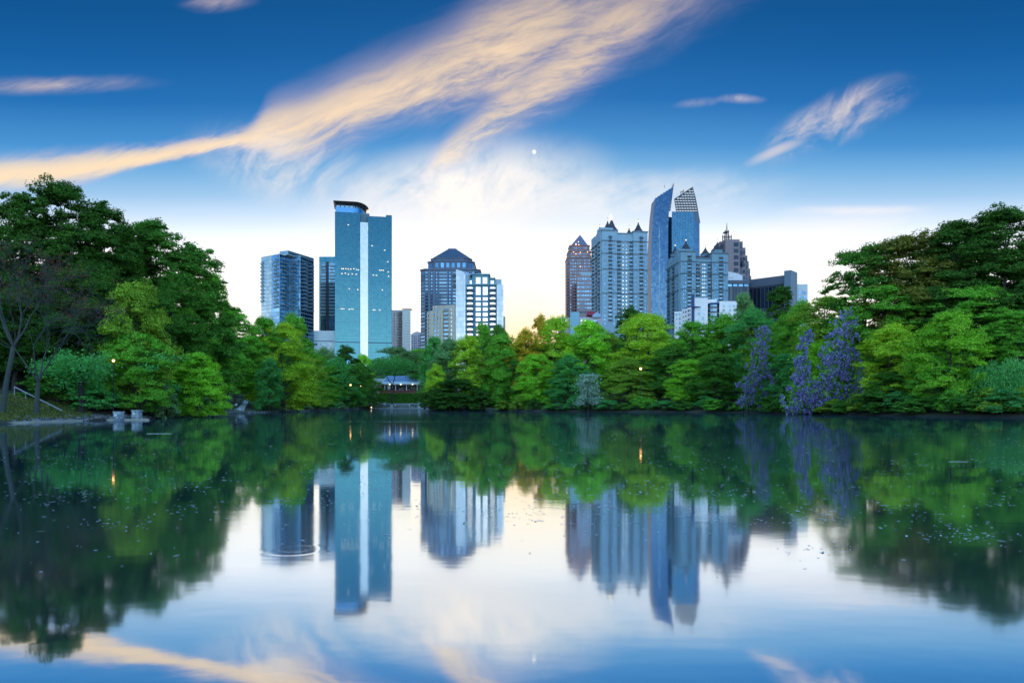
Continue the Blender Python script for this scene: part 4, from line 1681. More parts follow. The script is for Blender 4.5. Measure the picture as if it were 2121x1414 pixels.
# projecting dark bays stepping down the right shoulder
mb = MB()
for px, py, w in ((1517, 505, 8), (1524, 498, 5), (1514, 520, 8), (1532, 512, 5), (1525, 537, 10), (1510, 535, 8), (1518, 552, 9), (1540, 538, 4)):
    a_, b_ = at(px - w / 2, dN + 5), at(px + w / 2, dN + 5)
    mb.box(a_.x, b_.x, dN + 7.6, dN + 14, zat(py + 10, dN), zat(py, dN))
mb.split('corner_bay', g_black, r)
mb = MB()
for px in (1497, 1501, 1505.5, 1510, 1514.5):
    for yy in (dN + 14, dN + 40):
        p = at(px, yy)
        mb.box(p.x - 0.55, p.x + 0.55, yy - 0.55, yy + 0.55, zat(495, dN), zat(481.5, dN))
for yy in (dN + 14, dN + 40):
    a_, b_ = at(1496, yy), at(1515.5, yy)
    mb.box(a_.x, b_.x, yy - 0.5, yy + 0.5, zat(486.5, dN), zat(485, dN))
mb.build('spire_cage', dk, r)
mb = MB()
for px in (1502.2, 1508.8):
    for yy in (dN + 23, dN + 31):
        p = at(px, yy)
        mb.box(p.x - 0.5, p.x + 0.5, yy - 0.5, yy + 0.5, zat(495, dN), zat(467.5, dN))
a_, b_ = at(1502.2, dN + 22), at(1508.8, dN + 22)
mb.box(a_.x - 0.5, b_.x + 0.5, dN + 22, dN + 32, zat(471.5, dN), zat(470, dN))
p = at(1505.5, dN + 27)
mb.tube([(p.x, p.y, zat(495, dN)), (p.x, p.y, zat(469, dN)), (p.x, p.y, zat(456, dN)), (p.x, p.y, zat(449, dN))], [0.9, 0.8, 0.45, 0.08], 6)
mb.build('spire', dk, r)

# ---- O : dark low office ----------------------------------------------------
r = broot('dark_low_office', 1580, 640, 'long low dark office block with a tall slab at its right end', 'building')
zb = r.location.z
dO = 630
dkw = solid('office_dark_wall', (0.050, 0.062, 0.085), 0.55)
dkw2 = solid('office_parapet', (0.095, 0.115, 0.150), 0.6)
body(r, [at(1504, dO), at(1552, dO), at(1552, dO + 26), at(1504, dO + 26)], zb, zat(582, dO), dkw)
body(r, [at(1552, dO + 6), at(1625, dO - 16), at(1625, dO + 30), at(1552, dO + 34)], zb, zat(577.5, dO), dkw, 'long_wall')
body(r, [at(1624, dO - 22), at(1638, dO - 26), at(1651.5, dO - 14), at(1651.5, dO + 10), at(1626, dO + 12)], zb, zat(560, dO - 24), solid('office_slab', (0.125, 0.190, 0.250), 0.55), 'tall_slab')
F = Facade(at(1504, dO), at(1552, dO))
Fb = Facade(at(1552, dO + 6), at(1625, dO - 16))
mb = MB()
fbox(mb, F, -0.2, F.L, F.z(587.5), F.z(580.5), 0, 0.8)
fbox(mb, Fb, 0, Fb.L - 0.3, zat(594, dO), zat(577, dO), 0, 0.7)
mb.split('parapet', dkw2, r)
mb = MB()
for FF, n, top in ((F, 7, 593), (Fb, 9, 597)):
    for i in range(n):
        fbox(mb, FF, FF.L * (i + 0.12) / n, FF.L * (i + 0.88) / n, zat(640, dO), zat(top, dO), 0.02, 0.2)
mb.split('tall_window', g_black, r)
mb = MB()
for i in range(4):
    fbox(mb, F, F.L * (0.06 + 0.24 * i), F.L * (0.24 + 0.24 * i), F.z(593), F.z(588.5), 0.02, 0.15)
mb.split('upper_window', g_navy, r)

r = broot('white_low_block', 1662, 655, 'small white block with slit windows right of the dark slab', 'building', None)
zb = r.location.z
PX_ = [at(1651, 650), at(1673, 650), at(1673, 672), at(1651, 672)]
wO = solid('white_block_wall', (0.62, 0.66, 0.68), 0.7)
body(r, PX_, zb, zat(588.5, 650), wO)
F = Facade(PX_[0], PX_[1])
wo_ = window_mesh(0.9, 2.6, wO, g_navy)
for j in range(3):
    for px in (1656, 1659.5, 1663, 1666.5, 1670):
        put('window', wo_, r, F, F.u(px), F.z(606 + 9.5 * j))
r = broot('pale_curved_block', 1522, 760, 'pale curved roof block peeping over the dark low office', 'building', None)
zb = r.location.z
mb = MB()
n = 8
for i in range(n):
    a_, b_ = 1503 + 35 * i / n, 1503 + 35 * (i + 1) / n
    za_, zb2 = zat(562 + 8.0 * (i / n) ** 1.5, 760), zat(562 + 8.0 * ((i + 1) / n) ** 1.5, 760)
    q = [at(a_, 760), at(b_, 760), at(b_, 785), at(a_, 785)]
    mb.prism([(p.x, p.y) for p in q], zb, [za_, zb2, zb2, za_])
mb.build('wall', solid('pale_block_wall', (0.60, 0.62, 0.66), 0.6), r)
F = Facade(at(1503, 760), at(1538, 760))
mb = MB()
fbox(mb, F, 0, F.L * 0.5, F.z(575), F.z(574), 0, 0.4)
mb.build('ledge', concrete, r)

# ---- P : white modern apartments -------------------------------------------
r = broot('white_apartments', 1462, 500, 'low white modern apartments with blue accents and dark windows above the trees', 'building')
zb = r.location.z
dP = 480
wh_ = solid('white_render', (0.84, 0.80, 0.78), 0.7)
bl = solid('blue_panel', (0.015, 0.050, 0.160), 0.6)
body(r, [at(1438.5, dP), at(1466, dP), at(1466, dP + 18), at(1438.5, dP + 18)], zb, zat(617, dP), wh_)
body(r, [at(1466, dP + 5), at(1484.5, dP + 5), at(1484.5, dP + 18), at(1466, dP + 18)], zb, zat(617.5, dP), wh_, 'rear_wall')
body(r, [at(1432, dP - 1), at(1438.4, dP - 1), at(1438.4, dP + 10), at(1432, dP + 10)], zb, zat(610, dP), bl, 'blue_pier')
body(r, [at(1490, dP - 2), at(1526.5, dP - 2), at(1526.5, dP + 16), at(1490, dP + 16)], zb, zat(624.5, dP), wh_, 'right_wall')
F = Facade(at(1438.5, dP), at(1466, dP))
Fr = Facade(at(1490, dP - 2), at(1526.5, dP - 2))
wp = window_mesh(1.3, 2.2, wh_, g_dark)
wpl = window_mesh(1.2, 1.4, wh_, g_dark)
for j in range(4):
    for px in (1447.5, 1456):
        put('window', wp, r, F, F.u(px), F.z(640 + 9.8 * j))
    for px in (1499, 1512, 1520):
        put('window', wpl, r, Fr, Fr.u(px), Fr.z(633 + 9.8 * j))
cb = at(1478, dP + 4)
for j in range(4):
    zz = zat(638 + 9.8 * j, dP)
    mb = MB()
    mb.prism(ngon(cb, 4.6, 10, 0), zz - 0.2, zz)
    mb.build('balcony_slab', wh_, r)
    mb = MB()
    mb.prism(ngon(cb, 4.55, 10, 0), zz + 0.02, zz + 1.0)
    mb.build('balcony_rail', rail_dark, r)
mb = MB()
mb.prism(ngon(cb, 3.9, 10, 0), zb, zat(630, dP))
mb.build('bay_wall', g_dark, r)
mb = MB()
mb.prism(ngon(cb, 4.9, 10, 0), zat(630, dP), zat(626, dP), poly_top=ngon(cb, 3.2, 10, 0))
mb.build('bay_roof', bl, r)
# stepped left wing
for k, (a_, b_, py, d_) in enumerate(((1397, 1413, 645.5, dP + 14), (1413, 1424, 640.5, dP + 6), (1424, 1432, 637.5, dP + 1))):
    q = [at(a_, d_), at(b_, d_ - 4), at(b_, d_ + 14), at(a_, d_ + 16)]
    body(r, q, zb, zat(py, d_), wh_, 'wing_wall')
    F = Facade(q[0], q[1])
    for j in range(4):
        for i in range(2):
            put('window', window_mesh(1.3, 1.5, wh_, g_dark), r, F, F.L * (0.28 + 0.44 * i), zat(py + 6.5 + 9.0 * j, d_), 0.02)
    mb = MB()
    fbox(mb, F, 0.2, F.L - 0.2, zat(py, d_), zat(py, d_) + 0.7, -9, -0.6)
    mb.build('roof_terrace', bl, r)
mb = MB()
p = at(1530, dP)
mb.box(p.x - 0.5, p.x + 3.8, dP + 3, dP + 9, zb, zat(630, dP))
mb.build('blue_annex', bl, r)

# ---- Q : low lavender building with red gable -------------------------------
r = broot('red_gable_building', 1205, 540, 'low lavender building with a red gable roof below the rose granite tower', 'building')
zb = r.location.z
dQ = 540
wQ = solid('lavender_wall', (0.40, 0.38, 0.45), 0.8)
body(r, [at(1156, dQ), at(1247, dQ), at(1247, dQ + 18), at(1156, dQ + 18)], zb, zat(660.5, dQ), wQ)
body(r, [at(1160, dQ + 2), at(1246, dQ + 2), at(1246, dQ + 14), at(1160, dQ + 14)], zat(660.5, dQ), zat(656.5, dQ), solid('lavender_pale', (0.56, 0.54, 0.60), 0.8), 'attic_wall')
body(r, [at(1181, dQ - 2), at(1200, dQ - 2), at(1200, dQ + 10), at(1181, dQ + 10)], zb, zat(646.5, dQ), solid('teal_block', (0.24, 0.44, 0.52), 0.7), 'teal_block')
F = Facade(at(1156, dQ), at(1247, dQ))
red = solid('red_roof', (0.33, 0.035, 0.055), 0.7)
mb = MB()
a_, b_ = F.u(1217), F.u(1240)
zr0, zr1 = zat(653, dQ), zat(642.8, dQ)
q = [F.pt(a_, zr0, 0.5), F.pt(b_, zr0, 0.5), F.pt(b_ - 2.2, zr1, -5), F.pt(a_ + 0.2, zr1, -5)]
q2 = [F.pt(a_, zr0, -10), F.pt(b_, zr0, -10)]
mb.v += [tuple(p) for p in q + q2]
mb.f += [(0, 1, 2, 3), (5, 4, 3, 2), (4, 0, 3), (1, 5, 2)]
mb.mi += [0] * 4
mb.sm += [False] * 4
mb.build('gable_roof', red, r)
mb = MB()
u_ = F.u(1236)
mb.v += [tuple(F.pt(u_ - 3.2, zat(657, dQ), 0.9)), tuple(F.pt(u_ + 3.2, zat(657, dQ), 0.9)), tuple(F.pt(u_ + 3.2, zat(652.5, dQ), 0.9)), tuple(F.pt(u_, zat(646, dQ), 0.9)), tuple(F.pt(u_ - 3.2, zat(652.5, dQ), 0.9))]
mb.v += [tuple(Vector(v) + Vector((0, 5, 0))) for v in mb.v[:5]]
mb.f += [(0, 1, 2, 3, 4), (2, 7, 8, 3), (3, 8, 9, 4), (1, 6, 7, 2), (5, 0, 4, 9)]
mb.mi += [0] * 5
mb.sm += [False] * 5
mb.build('dormer', solid('dormer_blue', (0.30, 0.42, 0.56), 0.6), r)
wq = window_mesh(1.6, 1.6, wQ, g_win)
for px in (1166, 1173, 1205, 1211):
    for py in (664.5, 672.5):
        put('window', wq, r, F, F.u(px), F.z(py))
mb_ = balcony_mesh(7.2, 1.3, pale_concrete, rail_dark, g_dark)
for py in (669.5, 678):
    put('balcony', mb_, r, F, F.u(1228), F.z(py))

# ---- S : brick pavilion on the far shore ------------------------------------
r = empty('lakeside_pavilion', (PAV[0], PAV[1], gz(PAV[0], PAV[1])), 'brick lakeside pavilion with blue hipped roof and white porch columns on the far shore', 'pavilion')
dS = 495.0
brick = solid('red_brick', (0.20, 0.060, 0.050), 0.85, grain=0.3, gscale=2.0)
roofS = solid('pavilion_roof_blue', (0.17, 0.27, 0.42), 0.5, grain=0.2)
eave = solid('pavilion_eave_pale', (0.58, 0.68, 0.70), 0.6)
zf = zat(808.5, dS)
z0 = r.location.z - 3.0
mbx = lambda a, b, y0, y1, za, zc, m_, n_: (lambda M_: M_.build(n_, m_, r))(_mbox(at(a, dS).x, at(b, dS).x, y0, y1, za, zc))


def _mbox(x0, x1, y0, y1, za, zc):
    M_ = MB()
    M_.box(x0, x1, y0, y1, za, zc)
    return M_


mbx(772, 796, dS + 1, dS + 12, z0, zat(791.8, dS), brick, 'left_wing_wall')
mbx(866, 885, dS + 1, dS + 12, z0, zat(791.8, dS), brick, 'right_wing_wall')
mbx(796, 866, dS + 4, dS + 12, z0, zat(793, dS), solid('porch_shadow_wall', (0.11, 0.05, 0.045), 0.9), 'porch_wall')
mbx(788, 873, dS - 2, dS + 4, z0, zf, brick, 'porch_base')
mbx(771, 798, dS + 0.4, dS + 12.6, zat(791.8, dS), zat(784, dS), eave, 'left_parapet')
mbx(864, 887, dS + 0.4, dS + 12.6, zat(791.8, dS), zat(784, dS), eave, 'right_parapet')
mb = MB()
xa, xb = at(790, dS).x, at(872, dS).x
xr0, xr1 = at(797, dS).x, at(865, dS).x
ze, zm_, zr_ = zat(794.3, dS), zat(785.5, dS), zat(777.5, dS)
for lo, hi, za, zc in (((xa, dS - 3.5, xb, dS + 14), (xa + 1.6, dS - 0.5, xb - 1.6, dS + 12), ze, zat(790.5, dS)),
                       ((xa + 1.6, dS - 0.5, xb - 1.6, dS + 12), (xr0, dS + 5, xr1, dS + 6.5), zat(790.5, dS), zr_)):
    p = [(lo[0], lo[1]), (lo[2], lo[1]), (lo[2], lo[3]), (lo[0], lo[3])]
    q = [(hi[0], hi[1]), (hi[2], hi[1]), (hi[2], hi[3]), (hi[0], hi[3])]
    mb.prism(p, za, zc, 1 if za == ze else 0, poly_top=q)
mb.build('hipped_roof', [roofS, eave], r)
mbx(790.5, 871.5, dS - 3.3, dS - 2.6, zat(796.6, dS), ze - 0.01, eave, 'porch_beam')
cm = MB()
cm.tube([(0, 0, 0), (0, 0, 0.25)], [0.34, 0.34], 8)
cm.tube([(0, 0, 0.25), (0, 0, zat(796.8, dS) - zf - 0.25)], [0.27, 0.23], 8)
cm.tube([(0, 0, zat(796.8, dS) - zf - 0.25), (0, 0, zat(796.8, dS) - zf)], [0.34, 0.34], 8)
cmesh = cm.mesh('porch_column', white_paint)
for px in (797, 819.3, 841.8, 864):
    inst('porch_column', cmesh, r, (at(px, dS - 2.2).x, dS - 2.2, zf))
wS = window_mesh(1.3, 2.0, white_paint, g_dark, bars=1)
FS = Facade(at(772, dS + 1), at(796, dS + 1))
put('window', wS, r, FS, FS.u(786.5), FS.z(799))
FS = Facade(at(796, dS + 4), at(866, dS + 4))
wS2 = window_mesh(2.2, 2.6, white_paint, g_dark, bars=2)
for px in (805, 826, 833, 848, 856):
    put('window', wS2, r, FS, FS.u(px), FS.z(803))
lmS = MB()
lmS.ball((0, 0, 0), 0.34, 0, 8, 5)
lms = lmS.mesh('porch_lamp', pale_lamp)
for px in (807, 830, 854.5):
    inst('porch_lamp', lms, r, (at(px, dS - 3.6).x, dS - 3.6, zat(796.2, dS)))

# terrace by the water below the pavilion
r = empty('stone_terrace', (at(825, 456).x, 456, 0), 'low stone terrace with white posts at the water below the pavilion', 'terrace')
stone_t = solid('terrace_stone', (0.34, 0.40, 0.42), 0.85)
cap = solid('terrace_cap', (0.52, 0.56, 0.56), 0.8)
xa, xb = at(762, 452).x, at(892, 452).x
for n_, b_ in (('quay_wall', (xa, xb, 451, 456, -1.2, 0.42)), ('upper_wall', (at(772, 466).x, at(884, 466).x, 465, 466.2, 0.5, 3.5)),
               ('middle_wall', (at(766, 460).x, at(888, 460).x, 459.6, 460.4, 0.2, 1.7))):
    M_ = MB()
    M_.box(*b_)
    M_.build(n_, stone_t, r)
M_ = MB()
M_.box(xa - 0.2, xb + 0.2, 450.8, 456.2, 0.42, 0.66)
M_.build('quay_coping', cap, r)
pm = MB()
pm.box(-0.7, 0.7, -0.7, 0.7, 0, 2.2)
pm.box(-0.9, 0.9, -0.9, 0.9, 2.2, 2.5)
pmesh = pm.mesh('terrace_post', cap)
for px, yy, z_ in ((765.5, 459, 1.4), (797, 464, 1.6), (869, 464, 1.6), (811, 451.5, 0.3), (868, 452, 0.3)):
    inst('terrace_post', pmesh, r, (at(px, yy).x, yy, z_))
sp = MB()
sp.box(-0.18, 0.18, -0.18, 0.18, 0, 1.6)
spm = sp.mesh('rail_post', white_paint)
for px in (818.5, 848.5):
    inst('rail_post', spm, r, (at(px, 459).x, 459, 1.6))
M_ = MB()
M_.box(at(820, 459).x, at(847.5, 459).x, 458.95, 459.05, 2.15, 2.3)
M_.build('hand_rail', white_paint, r)

# ----------------------------------------------------------------------------
# trees
# ----------------------------------------------------------------------------


def leaves_mesh(name, C_, N_, size, aspect=1.7, mat=None, rs=None, droop=0.0):
    """leaf-sized four-sided faces: centres C_ (n,3), preferred normals N_ (n,3)"""
    n = len(C_)
    rs = rs or np.random.RandomState(1)
    nr = N_ + rs.normal(0, 0.55, (n, 3))
    nr /= np.linalg.norm(nr, axis=1)[:, None] + 1e-9
    a = rs.normal(0, 1, (n, 3))
    a[:, 2] -= droop
    a -= nr * np.sum(a * nr, axis=1)[:, None]
    a /= np.linalg.norm(a, axis=1)[:, None] + 1e-9
    b = np.cross(nr, a)
    s = size * rs.uniform(0.5, 1.6, n)[:, None]
    L, Wd = s * 0.5, s * 0.5 / aspect
    bend = nr * (s * 0.12)
    v = np.stack([C_ - a * L - bend, C_ - b * Wd, C_ + a * L - bend, C_ + b * Wd], 1).reshape(-1, 3)
    me = bpy.data.meshes.new(name)
    me.vertices.add(4 * n)
    me.vertices.foreach_set('co', v.astype(np.float32).ravel())
    me.loops.add(4 * n)
    me.loops.foreach_set('vertex_index', np.arange(4 * n, dtype=np.int32))
    me.polygons.add(n)
    me.polygons.foreach_set('loop_start', np.arange(0, 4 * n, 4, dtype=np.int32))
    me.polygons.foreach_set('loop_total', np.full(n, 4, np.int32))
    me.update()
    me.materials.append(mat or LEAF['mg'])
    return me


def make_proto(seed, H, R, base, n_cl, per, rc, flat=0.62, leaf=0.34, shape='round', trunk_r=0.32, shell=0.55, lean=0.0, bark_m=None, upn=0.55, billows=22, bflat=0.82):
    """a tree of height H, crown radius R, foliage from base*H up. returns (trunk mesh, crown mesh, H, 2R)"""
    rs = np.random.RandomState(seed)
    zb_, zt_ = base * H, H
    cs = []

    def prof(t_):
        if shape == 'round':
            return math.sin(math.pi * min(1, t_ * 0.84 + 0.16)) ** 0.55
        if shape == 'skirt':
            return (1 - t_ ** 4.0) ** 0.5 * (0.84 + 0.16 * math.sin(math.pi * min(1, t_ + 0.25)))
        if shape == 'umbrella':
            return 0.35 + 0.65 * math.sin(math.pi * min(1, 0.12 + t_ * 0.80))
        if shape == 'tall':
            return math.sin(math.pi * min(1, 0.22 + t_ * 0.74)) ** 0.6
        return math.sqrt(max(0.0, 1 - t_ ** 2))

    # a crown is a heap of billows, each billow a heap of leafy sprays
    nb_ = billows
    ph = rs.uniform(0, 6.28)
    B_ = []
    for k in range(nb_):
        t_ = min(0.97, max(0.02, (k + rs.uniform(0.1, 0.9)) / nb_))
        pr = prof(t_)
        th = ph + k * 2.39996 + rs.uniform(-0.5, 0.5)
        br = R * rs.uniform(0.26, 0.44) * (0.55 + 0.45 * pr)
        rr_ = max(0.0, R * pr - br) * rs.uniform(0.75, 1.12)
        bz_ = max(br * 0.62, min(zb_ + (zt_ - zb_) * t_, zt_ - br * 0.72))
        B_.append((rr_ * math.cos(th) + lean * t_ * R, rr_ * math.sin(th), bz_, br))
    B_.append((rs.uniform(-0.15, 0.15) * R, rs.uniform(-0.15, 0.15) * R, zt_ - R * 0.30 - 0.5 * rc, R * 0.30))
    wts = np.array([b[3] ** 2 for b in B_])
    wts /= wts.sum()
    for k in rs.choice(len(B_), n_cl, p=wts):
        bx_, by_, bz_, br = B_[k]
        d = rs.normal(0, 1, 3)
        d /= np.linalg.norm(d)
        if d[2] < -0.35:
            d[2] *= -0.6
        q = br * (rs.uniform(0.68, 1.08) if rs.rand() < 0.8 else rs.uniform(0.1, 0.7))
        cs.append((bx_ + d[0] * q, by_ + d[1] * q, max(0.3, bz_ + d[2] * q * bflat)))
    cs = np.array(cs)
    nl = len(cs)
    rcs = rc * rs.uniform(0.65, 1.35, nl)
    # leaves of every cluster: mostly on its upper and outer shell, ragged, some sub-sprays
    k = per
    sub = rs.normal(0, 1, (nl, 6, 3))
    sub /= np.linalg.norm(sub, axis=2)[:, :, None]
    pick = rs.randint(0, 6, (nl, k))
    d_ = rs.normal(0, 1, (nl, k, 3)) * 0.55 + np.take_along_axis(sub, pick[:, :, None].repeat(3, 2), 1)
    d_ /= np.linalg.norm(d_, axis=2)[:, :, None]
    rad = rs.uniform(0.35, 1.08, (nl, k)) ** 0.8
    d_[:, :, 2] = np.where(d_[:, :, 2] < -0.25, d_[:, :, 2] * 0.35, d_[:, :, 2])
    off = d_ * rad[:, :, None] * rcs[:, None, None]
    off[:, :, 2] *= flat
    # sprays tilt outwards and down from the trunk
    out_xy = cs[:, :2] / (np.linalg.norm(cs[:, :2], axis=1)[:, None] + 0.5)
    off[:, :, 2] -= 0.08 * (off[:, :, 0] * out_xy[:, None, 0] + off[:, :, 1] * out_xy[:, None, 1])
    P_ = (cs[:, None, :] + off).reshape(-1, 3)
    N_ = d_.copy()
    N_[:, :, 2] += upn
    N_[:, :, :2] += 0.5 * out_xy[:, None, :]
    N_ = N_.reshape(-1, 3)
    P_[:, 2] = np.maximum(P_[:, 2], 0.15)
    crown = leaves_mesh('crown', P_, N_, leaf, rs=rs)
    # wood
    mb = MB()
    top = H * 0.80
    n = 7
    path = []
    wob = rs.normal(0, 0.02 * H, (n, 2))
    for i in range(n):
        f_ = i / (n - 1)
        path.append((wob[i, 0] * f_ + lean * f_ * R * 0.8, wob[i, 1] * f_, top * f_))
    mb.tube([(path[0][0], path[0][1], -0.8)] + path, [trunk_r * 1.35] + [trunk_r * (1.15 if i == 0 else 1 - 0.80 * i / (n - 1)) for i in range(n)], 8)
    order = rs.permutation(nl)[:min(nl, 46)]
    for q in order:
        c3 = cs[q]
        t0 = np.clip((c3[2] - 0.45 * math.hypot(c3[0], c3[1])) / top, 0.12, 0.93)
        i0 = t0 * (n - 1)
        ia = int(i0)
        fa = i0 - ia
        ib = min(ia + 1, n - 1)
        st = np.array(path[ia]) * (1 - fa) + np.array(path[ib]) * fa
        mid = (st + c3) / 2 + np.array([0, 0, 0.06 * H * rs.uniform(-0.2, 0.6)]) + rs.normal(0, 0.2, 3)
        r0 = trunk_r * (1 - 0.75 * t0) * 0.5
        mb.tube([st, mid, c3], [r0, r0 * 0.6, 0.03], 5, cap=False)
    trunk = mb.mesh('trunk', bark_m or bark)
    return dict(trunk=trunk, crown=crown, H=H, W=2 * R)


PROTO = {
    'round': [make_proto(11 + i, 18, 6.2, 0.14, 340, 185, 0.98, flat=0.92, leaf=0.215, shape='round', billows=26, bflat=0.95) for i in range(4)],
    'skirt': [make_proto(31 + i, 16, 5.6, 0.00, 350, 185, 0.92, flat=0.95, leaf=0.20, shape='skirt', trunk_r=0.25, billows=28, bflat=0.98) for i in range(5)],
    'tall': [make_proto(51 + i, 27, 7.0, 0.12, 640, 115, 0.92, flat=0.78, leaf=0.27, shape='tall', trunk_r=0.40, billows=34) for i in range(4)],
    'layer': [make_proto(71 + i, 22, 8.2, 0.26, 380, 130, 1.10, leaf=0.27, shape='umbrella', trunk_r=0.42, flat=0.60, upn=0.8, billows=34, bflat=0.60) for i in range(3)],
    'fringe': [make_proto(91 + i, 14, 6.0, 0.06, 300, 140, 0.95, leaf=0.24, shape='round', trunk_r=0.26, flat=0.74, upn=0.6, billows=26, bflat=0.80) for i in range(3)],
    'dense': [make_proto(111 + i, 15, 6.4, 0.04, 330, 95, 0.95, leaf=0.31, shape='dome', trunk_r=0.35, billows=26) for i in range(2)],
    'shrub': [make_proto(131 + i, 4.2, 3.2, 0.0, 95, 95, 0.58, leaf=0.23, shape='dome', trunk_r=0.10, billows=12) for i in range(4)],
}
_seq = {}


def slot_mat(o, m_):
    o.material_slots[0].link = 'OBJECT'
    o.material_slots[0].material = m_


def tree(px, top, wpx, D, kind, col, label, group=None, name=None, cat='tree', rz=None, trunk_mat=None, crown_name='crown'):
    k = _seq.get(kind, 0)
    _seq[kind] = k + 1
    P_ = PROTO[kind][k % len(PROTO[kind])]
    p = at(px, D)
    zg = gz(p.x, p.y)
    hgt_ = zat(top + (17 if kind == 'tall' else 0), D) - zg
    w = wpx * D / FPX * (1.22 if kind == 'skirt' else 1.08)
    nm = name or ('shrub' if kind == 'shrub' else 'tree')
    o = empty(nm, (p.x, p.y, zg - 0.05), label, cat, group)
    s = hgt_ / P_['H']
    sx = w / P_['W']
    o.scale = (sx, (sx + s) / 2 if kind != 'shrub' else sx, s)
    o.rotation_euler = (0, 0, 0)
    rz = random.uniform(0, 6.28) if rz is None else rz
    t_ = bpy.data.objects.new('trunk', P_['trunk'])
    c2 = bpy.data.objects.new(crown_name, P_['crown'])
    for q in (t_, c2):
        q.parent = o
        q.rotation_euler = (0, 0, rz)
        COL.objects.link(q)
    slot_mat(c2, LEAF[col])
    if trunk_mat:
        slot_mat(t_, trunk_mat)
    return o


